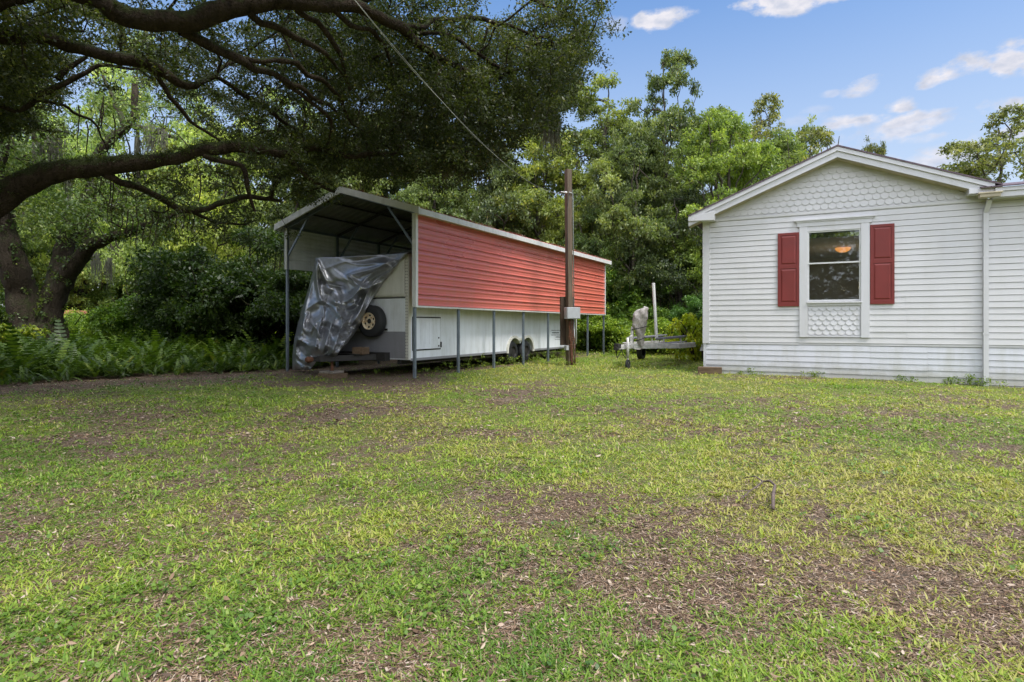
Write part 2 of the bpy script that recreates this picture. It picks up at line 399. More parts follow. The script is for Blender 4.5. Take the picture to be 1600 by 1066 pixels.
def make_grass():
    rg = np.random.default_rng(3); VV = []; FF = []; TT = []; base = 0
    for (n, y0, y1, pw, nb) in ((125000, 1.3, 34, 1.72, 6), (125000, 1.3, 34, 1.72, 6)):
        X, Y = view_scatter(n, y0, y1, pw, rg)
        g = grassiness(X, Y); p2 = np.stack([X, Y], 1)
        keep = lawn_mask(X, Y) & (rg.random(n) < (sstep(.02, .70, g) * .82 + .19) * (.35 + 1.1 * sstep(.3, .6, vnoise(p2, 9 , 41))))
        X = X[keep]; Y = Y[keep]; g = g[keep]; p2 = p2[keep]; m = len(X)
        lush = fbm(p2, .6, 3, 55)
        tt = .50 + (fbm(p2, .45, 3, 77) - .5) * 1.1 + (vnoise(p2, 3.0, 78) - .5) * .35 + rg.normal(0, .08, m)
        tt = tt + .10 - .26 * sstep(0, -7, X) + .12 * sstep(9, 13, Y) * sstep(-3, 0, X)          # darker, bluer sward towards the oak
        siz = (.75 + .5 * lush + .35 * g) * rg.uniform(.6, 1.35, m)
        coarse = rg.random(m) < .22 + .2 * (vnoise(p2, .9, 71) > .55); siz = np.where(coarse, siz * 1.75, siz * .92); tt = np.where(coarse, tt + .10, tt - .04)
        far = (Y > 15) & (X > 0) & (X < 6); siz = np.where(far, siz * 1.35, siz)
        k = nb; Xb = np.repeat(X, k); Yb = np.repeat(Y, k); sp = .010 + .0035 * Yb
        Xb = Xb + rg.normal(0, 1, m * k) * sp * .7; Yb = Yb + rg.normal(0, 1, m * k) * sp * .7
        L = rg.uniform(.5, 1.25, m * k) * (.0165 + .0016 * Yb) * np.repeat(siz, k); W = rg.uniform(.6, 1.3, m * k) * (.0036 + .00085 * Yb) * np.repeat(np.where(coarse, 1.25, .95), k)
        az_ = rg.uniform(0, 2 * np.pi, m * k); lean = np.clip(np.abs(rg.normal(1.05, .36, m * k)), .15, 1.52)
        tn = np.repeat(tt, k) + rg.normal(0, .13, m * k)
        dead = rg.random(m * k) < .035; tn = np.where(dead, 1.0, np.clip(tn, .0, .88))
        ok = lawn_mask(Xb, Yb)
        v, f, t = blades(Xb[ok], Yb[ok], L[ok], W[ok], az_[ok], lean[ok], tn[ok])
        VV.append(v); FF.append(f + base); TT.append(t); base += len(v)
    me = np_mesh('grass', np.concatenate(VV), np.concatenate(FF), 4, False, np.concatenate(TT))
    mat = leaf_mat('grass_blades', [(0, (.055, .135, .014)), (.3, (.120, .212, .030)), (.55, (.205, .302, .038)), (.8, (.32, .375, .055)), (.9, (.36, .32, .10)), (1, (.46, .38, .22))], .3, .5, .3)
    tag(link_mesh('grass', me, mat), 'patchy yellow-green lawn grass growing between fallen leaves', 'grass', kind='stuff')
    # broad-leaved weeds among the grass
    rg = np.random.default_rng(8); VV = []; TT = []
    X, Y = view_scatter(6500, 1.6, 16, 1.25, rg); p2 = np.stack([X, Y], 1); g = grassiness(X, Y)
    keep = lawn_mask(X, Y) & (rg.random(len(X)) < sstep(.42, .72, fbm(p2, 1.4, 3, 91)) * 1.1 + .05) & (g > .25); X = X[keep]; Y = Y[keep]; m = len(X); k = 7
    Xb = np.repeat(X, k) + rg.normal(0, .022, m * k); Yb = np.repeat(Y, k) + rg.normal(0, .022, m * k)
    Zb = gh(Xb, Yb) + rg.uniform(.012, .04, m * k); r = rg.uniform(.004, .012, m * k) * (1 + .05 * Yb); a = rg.uniform(0, 6.28, m * k)
    tl = rg.normal(0, .35, (m * k, 2))
    ang = np.array([0, .9, 2.1, 3.14, 4.18, 5.38]); rad = np.array([1.25, .95, .85, .5, .85, .95])
    V = np.zeros((m * k, 6, 3))
    for j in range(6):
        cx = np.cos(a + ang[j]) * r * rad[j]; cy_ = np.sin(a + ang[j]) * r * rad[j]
        V[:, j, 0] = Xb + cx; V[:, j, 1] = Yb + cy_; V[:, j, 2] = Zb + cx * tl[:, 0] + cy_ * tl[:, 1]
    tn = np.repeat(np.clip(np.repeat(rg.normal(.45, .15, m), k) + rg.normal(0, .1, m * k), 0, .8)[:, None], 6, 1).ravel()
    me = np_mesh('weed_leaves', V.reshape(-1, 3), np.arange(m * k * 6).reshape(-1, 6), 6, False, tn)
    mat = leaf_mat('weed_green', [(0, (.045, .10, .018)), (.4, (.10, .18, .025)), (.8, (.20, .27, .04)), (1, (.25, .30, .05))], .25, .45, .4)
    tag(link_mesh('weed_leaves', me, mat), 'small broad-leaved weeds scattered through the lawn', 'weeds', kind='stuff')
    # fallen leaves
    rg = np.random.default_rng(21); VV = []; FF = []; TT = []; base = 0
    for (n, y0, y1, pw, Lr) in ((60000, 1.55, 7, 1.3, (.004, .013)), (9000, 1.55, 8, 1.2, (.011, .023)), (60000, 6, 20, 1.5, (.011, .026)), (90, 1.8, 8, 1.2, (.026, .038))):
        X, Y = view_scatter(n, y0, y1, pw, rg); g = grassiness(X, Y)
        d = bed_d(X, Y); nearbed = (d > -.8) & (d < 2.0) & (X < -3)
        hx, hy = houseloc(X, Y)
        keep = ~((hx > -.03) & (hy > -.04)) & ((rg.random(n) < .34 + .62 * (1 - g) ** 1.1) | nearbed) & (d > -1)
        X = X[keep]; Y = Y[keep]; m = len(X)
        L = rg.uniform(*Lr, m) * rg.uniform(.7, 1.2, m); W = L * rg.uniform(.2, .42, m); a = rg.uniform(0, 6.28, m)
        z = gh(X, Y) + rg.uniform(.003, .018, m); tx = rg.normal(0, .5, m); ty = rg.normal(0, .6, m); cup = rg.uniform(.1, 1.5, m)
        pr = ((-1, 0), (-.35, .8), (.4, .85), (1, 0), (.4, -.85), (-.35, -.8)); V = np.zeros((m, 6, 3))
        for j, (p, q) in enumerate(pr):
            lx = L * p; ly = W * q; lz = cup * W * abs(q) * .6 + lx * tx * .5 + ly * ty + cup * L * .18 * p * p
            V[:, j, 0] = X + np.cos(a) * lx - np.sin(a) * ly; V[:, j, 1] = Y + np.sin(a) * lx + np.cos(a) * ly; V[:, j, 2] = z + np.abs(lz)
        i = np.arange(m)[:, None] * 6; fc = np.concatenate([i + np.array([0, 1, 2, 3]), i + np.array([0, 3, 4, 5])])
        VV.append(V.reshape(-1, 3)); FF.append(fc + base); base += m * 6
        TT.append(np.repeat(rg.random(m), 6))
    n = 430000; X, Y = view_scatter(n, 1.55, 22, 1.7, rg); g = grassiness(X, Y); hx, hy = houseloc(X, Y); d = bed_d(X, Y)
    keep = ~((hx > -.03) & (hy > -.04)) & (rg.random(n) < .5 + .5 * (1 - g)) & (d > -.6); X = X[keep]; Y = Y[keep]; n = len(X)
    v, f, t = blades(X, Y, rg.uniform(.010, .034, n) * (1 + .05 * Y), rg.uniform(.0015, .0045, n) * (1 + .16 * Y), rg.uniform(0, 6.28, n), rg.uniform(1.15, 1.56, n), rg.random(n) ** .8 * .96)
    v[:, 2] += .005; VV.append(v); FF.append(f + base); TT.append(t); base += len(v)
    me = np_mesh('fallen_leaves', np.concatenate(VV), np.concatenate(FF), 4, False, np.concatenate(TT))
    n = NT('dead_leaf'); a_ = n.n('ShaderNodeAttribute', attribute_name='tone').outputs['Fac']
    c = n.ramp(a_, [(0, (.055, .033, .020)), (.3, (.12, .072, .042)), (.6, (.20, .13, .08)), (.84, (.30, .21, .145)), (.93, (.40, .32, .26)), (.985, (.38, .30, .22)), (1, (.3, .10, .04))])
    mat = n.done(n.bsdf(c, .65, 0, None, .3))
    tag(link_mesh('fallen_leaves', me, mat), 'brown oak leaves scattered over the lawn', 'fallen leaves', kind='stuff')
make_grass()

# ------------------------------------------------------------------ shared materials
M = {}
def streaky(name, c, dirt, rough=.4, metal=0., amt=.5, sx=7., bump=.0, spec=.5):
    """painted sheet metal or vinyl with soft vertical dirt streaks"""
    n = NT(name)
    s1 = n.noise(1.0, 6, .65, stretch=(sx, sx, .7)); s2 = n.noise(3.0, 5, .6)
    f = n.math('MULTIPLY', n.ramp(s1, [(.42, (0, 0, 0)), (.72, (1, 1, 1))]), n.ramp(s2, [(.3, (.2, .2, .2)), (.7, (1, 1, 1))]))
    cc = n.mix(n.math('MULTIPLY', f, amt), c, dirt)
    cc = n.mix(n.math('MULTIPLY', n.noise(.8, 3), .25), cc, tuple(x * .8 for x in c))
    nm = n.bump(n.noise(9, 3), bump, .02) if bump else None
    rr = n.n('ShaderNodeMapRange', {0: s2, 1: .3, 2: .7, 3: rough * .8, 4: min(1., rough * 1.3)}).outputs[0]
    return n.done(n.bsdf(cc, rr, metal, nm, spec))
M['galv'] = simple('galvanised_steel', (.20, .235, .28), .42, .55, .15, 9)
M['trim'] = streaky('trim_white', (.60, .60, .58), (.22, .22, .17), .45, 0, .55)
M['red'] = None
def red_mat():
    n = NT('red_sheet')
    s1 = n.noise(.7, 2, .5, stretch=(.6, .6, 2.0)); s2 = n.noise(2.4, 3, .5, stretch=(4, 4, .8))
    c = n.ramp(s1, [(.3, (.55, .105, .072)), (.7, (.64, .145, .088))])
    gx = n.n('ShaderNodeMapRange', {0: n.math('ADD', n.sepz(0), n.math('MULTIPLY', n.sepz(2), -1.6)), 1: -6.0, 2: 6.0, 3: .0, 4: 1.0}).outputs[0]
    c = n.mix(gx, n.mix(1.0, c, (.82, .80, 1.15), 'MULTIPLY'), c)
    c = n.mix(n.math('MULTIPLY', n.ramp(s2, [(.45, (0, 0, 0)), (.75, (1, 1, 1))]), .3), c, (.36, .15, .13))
    c = n.mix(n.math('MULTIPLY', n.noise(.5, 3), .22), c, (.50, .30, .27))
    r = n.n('ShaderNodeMapRange', {0: s1, 1: .3, 2: .7, 3: .24, 4: .36}).outputs[0]
    return n.done(n.bsdf(c, r, 0, None, .9))
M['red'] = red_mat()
M['pale'] = streaky('pale_sheet', (.78, .80, .80), (.22, .25, .20), .5, 0, .4)
M['roofin'] = streaky('roof_underside', (.22, .23, .22), (.1, .1, .09), .55, .35, .5)
M['alu'] = streaky('trailer_skin', (.76, .79, .84), (.30, .31, .25), .42, .05, .62, 5.0, .15)
M['cream'] = streaky('cream_panel', (.66, .65, .59), (.26, .25, .17), .4, 0, .6, 4.)
M['greyalu'] = streaky('grey_panel', (.30, .30, .33), (.17, .17, .16), .45, .3, .5, 4.)
M['vinyl'] = streaky('vinyl_siding', (.62, .615, .64), (.45, .44, .41), .42, 0, .38, 3.5)
M['skirt'] = streaky('skirting_vinyl', (.60, .61, .67), (.42, .42, .38), .42, 0, .5, 4.5)
M['wtrim'] = streaky('painted_trim', (.61, .61, .65), (.40, .38, .32), .5, 0, .45, 5)
M['shingle'] = simple('roof_shingle', (.11, .08, .10), .9, 0, .5, 18, .8, 120)
M['soffit'] = simple('soffit_board', (.42, .37, .27), .7, 0, .2, 5)
M['shutter'] = simple('shutter_red', (.175, .020, .018), .5, 0, .12, 3, .1, 40)
M['rubber'] = simple('rubber', (.016, .017, .019), .7, 0, .3, 20, .3, 90)
M['darksteel'] = simple('dark_steel', (.035, .033, .032), .6, .4, .3, 12, .3)
M['rust'] = simple('rusty_steel', (.13, .055, .028), .8, .2, .5, 25, .5)
M['dark'] = simple('underside_dark', (.03, .028, .026), .9, 0, .3, 5)
M['pvc'] = simple('white_plastic', (.75, .75, .74), .35, 0, .06, 5)
M['wood'] = None
def wood_mat(name, a, b, sc_=30, stretch=(1, 1, .06), rough=.8):
    n = NT(name); f = n.noise(sc_, 6, .65, stretch=stretch, dist=.6)
    g = n.noise(3, 4)
    c = n.mix(n.math('MULTIPLY', g, .5), n.ramp(f, [(.3, a), (.7, b)]), tuple(x * .6 for x in a))
    return n.done(n.bsdf(c, rough, 0, n.bump(f, .5, .01), .2))
M['polewood'] = wood_mat('pole_wood', (.085, .064, .045), (.20, .155, .11))
M['boardwood'] = wood_mat('weathered_board', (.045, .030, .022), (.10, .07, .05))
M['blockwood'] = wood_mat('timber_block', (.10, .065, .04), (.25, .18, .12), 20, (.15, 1, 1))

# ------------------------------------------------------------------ carport
def ribbed(x0, x1, z0, z1, yface, out, pitch=.253, h=.036, minor=1):
    """sheet in the xz plane with ribs running along x; 'out' is the sign of the outward y direction"""
    mb = MB(); z = z1; prof = []
    while z > z0 + 1e-4:
        p = [(0, 0), (.026, 0), (.060, h), (.070, h), (.080, 0)]
        for k in range(minor):
            c = .085 + (pitch - .085) * (k + 1) / (minor + 1)
            p += [(c - .044, 0), (c - .014, h * .38), (c + .012, h * .38), (c + .038, 0)]
        for (dz, dy) in p:
            if z - dz > z0: prof.append((z - dz, dy))
        z -= pitch
    prof.append((z0, 0))
    n = len(prof); V = [(x0, yface + out * dy, zz) for zz, dy in prof] + [(x1, yface + out * dy, zz) for zz, dy in prof]
    V2 = [(x, y - out * .004, zz) for (x, y, zz) in V]
    Fc = [(i, i + 1, n + i + 1, n + i) for i in range(n - 1)]
    mb.add(V, Fc)
    return mb
CW = 4.21; CL = 12.11; EZ = 3.72; PK = EZ + .64
def carport():
    t = empty('carport', C0, CA)
    tag(t, 'tall metal carport with a red ribbed side wall sheltering the white trailer', 'carport')
    bay = CL / 7
    for i in range(8):
        for y in (0.0, CW):
            m = MB(); m.box((i * bay - .03, y - .03, -.12), (i * bay + .03, y + .03, EZ)); m.build('post', M['galv'], t, bevel=.004)
        m = MB(); x = i * bay
        m.bar((x, 0, EZ + .03), (x, CW / 2, PK + .03), .055, .055); m.bar((x, CW, EZ + .03), (x, CW / 2, PK + .03), .055, .055)
        m.build('rafter', M['darksteel'] if i else M['galv'], t)
        for y, s in ((0.0, 1), (CW, -1)):
            m = MB(); m.bar((x + .002, y + s * .02, EZ - .72), (x + .002, y + s * .78, EZ + .64 * .78 / (CW / 2) - .01), .04, .045); m.build('knee_brace', M['galv'], t)
    for y, z in ((.75, EZ), (1.5, EZ), (CW - .75, EZ), (CW - 1.5, EZ)):
        yy = min(y, CW - y); m = MB(); zz = EZ + .64 * yy / (CW / 2) + .085
        m.bar((-.1, y, zz), (CL + .1, y, zz), .07, .03); m.build('purlin', M['darksteel'], t)
    for y in (0., CW):
        m = MB(); m.box((-.03, y - .033, EZ + .0), (CL + .03, y + .033, EZ + .062)); m.build('eave_rail', M['galv'], t)
    # roof: two slopes of ribbed sheet, ribs running from ridge to eave
    for s, nm in ((0, 'a'), (1, 'b')):
        V = []; n = 0; xs = []
        x = -.16
        while x < CL + .16:
            for dx, h in ((0, 0), (.17, 0), (.185, .02), (.212, .02), (.228, 0)): xs.append((min(x + dx, CL + .16), h))
            x += .229
        ov = .24
        def P(x, h, top):
            if top: y, z = CW / 2, PK + .135
            else: y, z = -ov, EZ + .135 - .64 * ov / (CW / 2)
            if s: y = CW - y
            return (x, y, z + h)
        V = [P(x, h, False) for x, h in xs] + [P(x, h, True) for x, h in xs]; n = len(xs)
        m = MB(); m.add(V, [(i, i + 1, n + i + 1, n + i) for i in range(n - 1)])
        o = m.build('roof_sheet', M['roofin'], t); sd = o.modifiers.new('thick', 'SOLIDIFY'); sd.thickness = .004
        rc = MB(); rc.add([(a, b, c + .012) for a, b, c in V], [(i, i + 1, n + i + 1, n + i) for i in range(n - 1)])
        rc.build('roof_coat', M['red'], t)
    # trims
    sl = .64 / (CW / 2)
    for xx, d in ((-.20, 1), (CL + .16, -1)):
        m = MB()
        for sgn in (0, 1):
            y0 = -.27 if not sgn else CW + .27; z0 = EZ + .145 - sl * .27
            poly = [(y0, z0 - .12), (y0, z0 + .035), (CW / 2, PK + .18), (CW / 2, PK + .025)]
            m.prism(poly, xx, xx + .045, 'x')
        m.build('gable_trim', M['trim'], t)
    for y0, y1 in ((-.27, -.235), (CW + .235, CW + .27)):
        m = MB(); z0 = EZ + .145 - sl * .27
        m.box((-.155, y0, z0 - .12), (CL + .155, y1, z0 + .010)); m.build('eave_trim', M['trim'], t)
    m = MB(); m.box((-.155, -.234, EZ - .03), (CL + .15, -.03, EZ - .022)); m.build('soffit_strip', M['trim'], t)
    # walls
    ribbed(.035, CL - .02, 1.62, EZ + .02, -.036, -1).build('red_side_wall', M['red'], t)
    ribbed(.035, CL - .02, 2.67, EZ + .02, CW + .036, 1).build('pale_side_wall', M['pale'], t)
    m = MB(); m.box((-.05, -.075, 1.60), (.033, -.031, EZ + .0)); m.box((-.05, -.031, 1.60), (-.031, .035, EZ)); m.build('corner_trim', M['trim'], t, bevel=.003)
    m = MB(); m.box((CL - .018, -.075, 1.60), (CL + .05, -.031, EZ + .0)); m.build('corner_trim', M['trim'], t, bevel=.003)
    m = MB(); m.box((-.05, CW - .03, 2.65), (-.031, CW + .075, EZ)); m.box((-.05, CW + .031, 2.65), (.033, CW + .075, EZ)); m.build('corner_trim', M['trim'], t, bevel=.003)
    m = MB(); m.box((.034, -.062, 1.60), (CL - .019, -.034, 1.640)); m.build('bottom_trim', M['trim'], t)
carport()
def roof_leaves():
    rg = np.random.default_rng(31); n = 2600; sl = .64 / (CW / 2)
    x = rg.uniform(-.15, CL + .1, n); e = np.abs(rg.normal(0, .10, n)); y = np.where(rg.random(n) < .8, -.23 + e, rg.uniform(-.2, CW + .2, n)); x = np.where(rg.random(n) < .15, -.14 + np.abs(rg.normal(0, .08, n)), x); y = np.where(x < .1, rg.uniform(-.2, CW + .2, n), y)
    keep = vnoise(np.stack([x, y * .3], 1), 1.7, 8) > .38; x, y = x[keep], y[keep]; n = len(x)
    yy = np.minimum(y, CW - y); z = EZ + .145 + sl * yy + .02 + rg.uniform(0, .06, n) * (.3 + vnoise(np.stack([x, x], 1), 1.5, 3)); L = rg.uniform(.015, .035, n); a = rg.uniform(0, 6.28, n); V = np.zeros((n, 4, 3)); t1 = rg.normal(0, .5, n)
    for j, (p, q) in enumerate(((-1, 0), (0, .45), (1, 0), (0, -.45))):
        V[:, j, 0] = x + np.cos(a) * L * p - np.sin(a) * L * q; V[:, j, 1] = y + np.sin(a) * L * p + np.cos(a) * L * q; V[:, j, 2] = z + L * p * t1 + abs(q) * L * .3
    o = link_mesh('roof_leaves', np_mesh('roof_leaves', V.reshape(-1, 3), np.arange(n * 4).reshape(-1, 4), 4, False, np.repeat(rg.random(n) * .8, 4)), bpy.data.materials['dead_leaf'])
    o.location = C0; o.rotation_euler = (0, 0, CA); tag(o, 'dead brown leaves gathered along the eave of the carport roof', 'fallen leaves', kind='stuff')
roof_leaves()

# ------------------------------------------------------------------ enclosed trailer
def sprof(cx, r, n=14, a0=0, a1=math.pi):
    return [(cx + r * math.cos(a0 + (a1 - a0) * i / n), r * math.sin(a0 + (a1 - a0) * i / n)) for i in range(n + 1)]
def wheel(parent, c, axis, r, w, rim_r, rim_mat, name='wheel', holes=6, tyre_name='tyre'):
    ax = Vector(axis)
    prof = [(rim_r * .98, -w * .5), (r * .80, -w * .52), (r * .93, -w * .46), (r * .985, -w * .36), (r, -w * .2), (r, w * .2), (r * .985, w * .36), (r * .93, w * .46), (r * .80, w * .52), (rim_r * .98, w * .5)]
    m = MB(); m.lathe(prof, c, ax, 40)
    # tread blocks
    ty = m.build(name, M['rubber'], parent, smooth=True, auto=35)
    rp = [(rim_r * 1.0, w * .47), (rim_r * .99, w * .54), (rim_r * .93, w * .53), (rim_r * .86, w * .40), (rim_r * .62, w * .34), (rim_r * .56, w * .40), (rim_r * .30, w * .40), (rim_r * .26, w * .30), (.0005, w * .30)]
    m = MB(); m.lathe(rp, c, ax, 32); m.mark()
    ref = Vector((0, 0, 1)) if abs(ax.z) < .9 else Vector((1, 0, 0)); r1 = ax.cross(ref).normalized(); q1 = ax.cross(r1)
    for k in range(holes):
        a = 2 * math.pi * k / holes + .4; cc = Vector(c) + (r1 * math.cos(a) + q1 * math.sin(a)) * rim_r * .66
        m.lathe([(.0005, w * .385), (rim_r * .135, w * .385), (rim_r * .14, w * .33)], cc, ax, 10)
    m.lathe([(.0005, w * .41), (rim_r * .22, w * .408), (rim_r * .30, w * .40)], c, ax, 16)
    m.build('rim', rim_mat, ty, smooth=True, auto=40, mat2=M['dark'])
    return ty
TX0, TX1, TY0, TY1, TZ0, TZ1 = .27, 9.35, .40, 3.20, .385, 2.86
def rusty_rim():
    n = NT('rusty_cream_rim'); f = n.noise(16, 5, .7)
    c = n.ramp(f, [(.44, (.74, .66, .50)), (.58, (.55, .38, .20)), (.68, (.22, .085, .035))]); return n.done(n.bsdf(c, .55))
def trailer():
    t = empty('enclosed_trailer', C0, CA)
    tag(t, 'long white enclosed trailer parked under the red carport', 'trailer')
    w1 = loc_hit(CM, 802.5, 546, 1, TY0).x; w2 = w1 + .86; wr = .335; wz = .395
    ar = .42
    poly = [(TX0, TZ0)]
    poly += [(w1 - ar, TZ0)]
    for i in range(9): a = math.pi - (math.pi - .35) * i / 8; poly.append((w1 + ar * math.cos(a), wz + .02 + ar * math.sin(a)))
    poly = poly[:-2]
    poly.append(((w1 + w2) / 2, wz + .22))
    for i in range(9):
        a = (math.pi - .35) * (1 - i / 8); x = w2 + ar * math.cos(a)
        if x > (w1 + w2) / 2 + .1: poly.append((x, wz + .02 + ar * math.sin(a)))
    poly += [(w2 + ar, TZ0), (TX1, TZ0), (TX1, TZ1), (TX0, TZ1)]
    bodym = MB(); bodym.prism(poly, TY0, TY1, 'y')
    m = MB(); m.box((TX0 + .02, TY0 + .02, TZ1), (TX1 - .02, TY1 - .02, TZ1 + .03)); m.build('roof', M['greyalu'], t, bevel=.01)
    # front
    zs = loc_hit(CM, 610, 466, 0, TX0).z; zg = loc_hit(CM, 610, 518, 0, TX0).z
    def bulge(z0, z1, d, y0, y1):
        pr = [(TX0 - .003, z0), (TX0 - d * .7, z0 + .02), (TX0 - d, z0 + .07), (TX0 - d, z1 - .04), (TX0 - d * .6, z1), (TX0 - .003, z1)]
        mm = MB(); mm.prism(pr, y0, y1, 'y')  # (x,z) profile along y
        return mm
    bulge(zs + .015, TZ1 - .02, .07, TY0 + .07, TY1 - .07).build('nose_panel', M['cream'], t, bevel=.01)
    m = MB(); m.box((TX0 - .02, TY0 + .07, zs - .01), (TX0 - .002, TY1 - .07, zs + .012)); m.build('nose_gap', M['dark'], t)
    m = MB(); m.box((TX0 - .012, TY0 + .07, zg), (TX0 - .002, TY1 - .07, zs - .012)); m.build('front_panel', M['alu'], t)
    m = MB(); m.box((TX0 - .016, TY0 + .07, TZ0 + .03), (TX0 - .002, TY1 - .07, zg - .004)); m.build('stone_guard', M['greyalu'], t)
    for y in (TY0, TY1 - .068):
        m = MB(); m.box((TX0 - .03, y - .004, TZ0), (TX0 - .002, y + .066, TZ1 - .01))
        if y == TY0: m.box((TX0 - .03, y - .028, TZ0), (TX0 + .05, y - .005, TZ1 - .01))
        m.mark()
        for k in range(34):
            z = TZ0 + .05 + k * (TZ1 - TZ0 - .1) / 33
            for dy in (.012, .052): m.lathe([(.010, 0), (.008, .006), (.0005, .009)], (TX0 - .03, y + dy, z), (-1, 0, 0), 8)
        m.build('corner_trim', M['cream'], t, mat2=M['darksteel'])
    m = bodym
    x = TX0 + .41
    while x < TX1 - .1:
        for k in range(22):
            z = TZ0 + .07 + k * .108
            if not (w1 - .5 < x < w2 + .5 and z < .95): m.lathe([(.008, 0), (.006, .003), (.0005, .004)], (x, TY0, z), (0, -1, 0), 6)
        x += .407
    m.build('body', M['alu'], t)
    m = MB(); m.box((TX0 + .06, TY0 - .014, TZ0 - .03), (w1 - ar - .03, TY0 - .003, TZ0 + .03)); m.box((w2 + ar + .03, TY0 - .014, TZ0 - .03), (TX1, TY0 - .003, TZ0 + .03)); m.build('bottom_rail', M['greyalu'], t)
    m = MB(); m.box((TX0 + .052, TY0 - .02, TZ1 - .07), (TX1, TY0 - .003, TZ1 + .02)); m.build('roof_rail', M['cream'], t)
    # hatch
    a = loc_hit(CM, 652, 497, 1, TY0); b = loc_hit(CM, 687, 544, 1, TY0); hx0, hx1 = TX0 + .16, b.x; hz0, hz1 = b.z, a.z
    m = MB(); m.box((hx0 - .03, TY0 - .012, hz0 - .03), (hx1 + .03, TY0 - .002, hz1 + .03)); m.build('hatch_seal', M['darksteel'], t)
    m = MB(); m.box((hx0, TY0 - .030, hz0), (hx1, TY0 - .0125, hz1))
    for k in range(6):
        x = hx0 + .1 + k * (hx1 - hx0 - .2) / 5; m.box((x - .02, TY0 - .036, hz0 + .12), (x + .02, TY0 - .0305, hz1 - .1))
    h = m.build('hatch', M['alu'], t, bevel=.003)
    m = MB(); m.box((hx1 - .02, TY0 - .05, hz0 + .02), (hx1 + .025, TY0 - .031, hz0 + .16))
    for zz in (.26, .06): lk = MB(); lk.lathe([(.018, 0), (.018, .02), (.0005, .022)], (hx1 - .1, TY0 - .036, hz0 + zz), (0, -1, 0), 10); lk.build('lock', M['darksteel'], h)
    m.build('latch', M['darksteel'], h)
    # wheel arch trim: one band over both wheels
    pts = []
    for i in range(11): aa = math.pi - (math.pi - .95) * i / 10; pts.append((w1 + (ar + .0) * math.cos(aa), wz + .02 + ar * math.sin(aa)))
    for i in range(11): aa = (math.pi - .95) * (1 - i / 10); pts.append((w2 + ar * math.cos(aa), wz + .02 + ar * math.sin(aa)))
    m = MB()
    for i in range(len(pts) - 1):
        p, q = pts[i], pts[i + 1]; m.bar((p[0], TY0 - .02, p[1]), (q[0], TY0 - .02, q[1]), .06, .075, up=(0, 0, 1) if abs(q[0] - p[0]) > abs(q[1] - p[1]) else (1, 0, 0))
    m.box((w1 - ar - .036, TY0 - .05, TZ0 - .04), (w1 - ar + .036, TY0 + .01, wz + .03)); m.box((w2 + ar - .036, TY0 - .05, TZ0 - .04), (w2 + ar + .036, TY0 + .01, wz + .03))
    m.build('fender_trim', M['cream'], t)
    for x in (w1, w2):
        for y, s in ((TY0 + .12, -1), (TY1 - .12, 1)):
            wheel(t, (x, y, wr + .03), (0, s, 0), wr, .21, .19, M['darksteel'])
    m = MB(); m.box((TX0 + .1, TY0 + .3, TZ0 - .12), (TX1 - .2, TY0 + .42, TZ0 - .002)); m.box((TX0 + .1, TY1 - .42, TZ0 - .12), (TX1 - .2, TY1 - .3, TZ0 - .002)); m.build('chassis', M['dark'], t)
    # faint black lettering near the rear of the side: five short uneven lines, unreadable in the photograph
    lm = simple('lettering_black', (.035, .035, .05), .6, 0, .2)
    lines = [(861.5, 875, 516.3, .8), (862.5, 873.5, 520.2, 1.7), (861, 878, 523.6, .9), (868, 878, 526.8, 1.5), (867, 881, 530.3, .6)]
    m = MB(); rg = np.random.default_rng(5)
    for (ua, ub, v, hgt) in lines:
        u = ua; m = MB()
        while u < ub:
            w = rg.uniform(.5, 1.2); pa = loc_hit(CM, u, v - hgt / 2 * rg.uniform(.6, 1.1), 1, TY0 - .003); pb = loc_hit(CM, min(u + w, ub), v + hgt / 2 * rg.uniform(.6, 1.1), 1, TY0 - .003)
            m.box((pa.x, TY0 - .0045, pb.z), (pb.x, TY0 - .003, pa.z)); u += w + rg.uniform(-.05, .12)
        m.build('lettering', lm, t)
    m = MB(); pa = loc_hit(CM, 878.6, 518, 1, TY0); pb = loc_hit(CM, 877.2, 526, 1, TY0)
    m.bar((pa.x, TY0 - .004, pa.z), (pb.x, TY0 - .004, pb.z), .002, .03, up=(1, 0, 0))
    m.build('lettering', lm, t)
    # tongue
    m = MB(); tip = Vector((-1.15, 1.8, .44))
    m.bar((TX0 + .3, 1.05, .44), tip, .08, .13); m.bar((TX0 + .3, 2.55, .44), tip, .08, .13); m.bar(tip + Vector((.1, 0, 0)), tip - Vector((.25, 0, 0)), .09, .10)
    m.bar((TX0 - .10, .95, .45), (TX0 - .10, 2.7, .45), .18, .20); m.box((-.45, 1.35, .50), (-.05, 2.1, .53))
    m.build('tongue', M['darksteel'], t, bevel=.005)
    m = MB(); m.lathe([(.05, -.12), (.07, -.08), (.07, 0), (.05, .04), (.0005, .05)], tip - Vector((.3, 0, 0)), (-1, 0, 0), 14); m.build('coupler', M['rust'], t)
    m = MB(); m.tube([(-.75, 1.8, .14), (-.75, 1.8, .62)], .035, 10); m.tube([(-.75, 1.8, .1), (-.75, 1.8, .16)], [.07, .05], 10); m.bar((-.75, 1.6, .56), (-.75, 1.8, .56), .02, .02); m.build('jack', M['rust'], t)
    # spare wheel on the front
    sc_ = loc_hit(CM, 577.5, 502, 0, TX0 - .24)
    m = MB(); m.bar((TX0 - .01, sc_.y - .36, sc_.z - .20), (TX0 - .01, sc_.y + .5, sc_.z - .20), .03, .05); m.bar((TX0 - .01, sc_.y, sc_.z), (TX0 - .14, sc_.y, sc_.z), .06, .06); m.build('wheel_bracket', M['darksteel'], t)
    wheel(t, (TX0 - .16, sc_.y, sc_.z), (-1, 0, 0), .385, .23, .205, rusty_rim(), name='spare_wheel')
trailer()

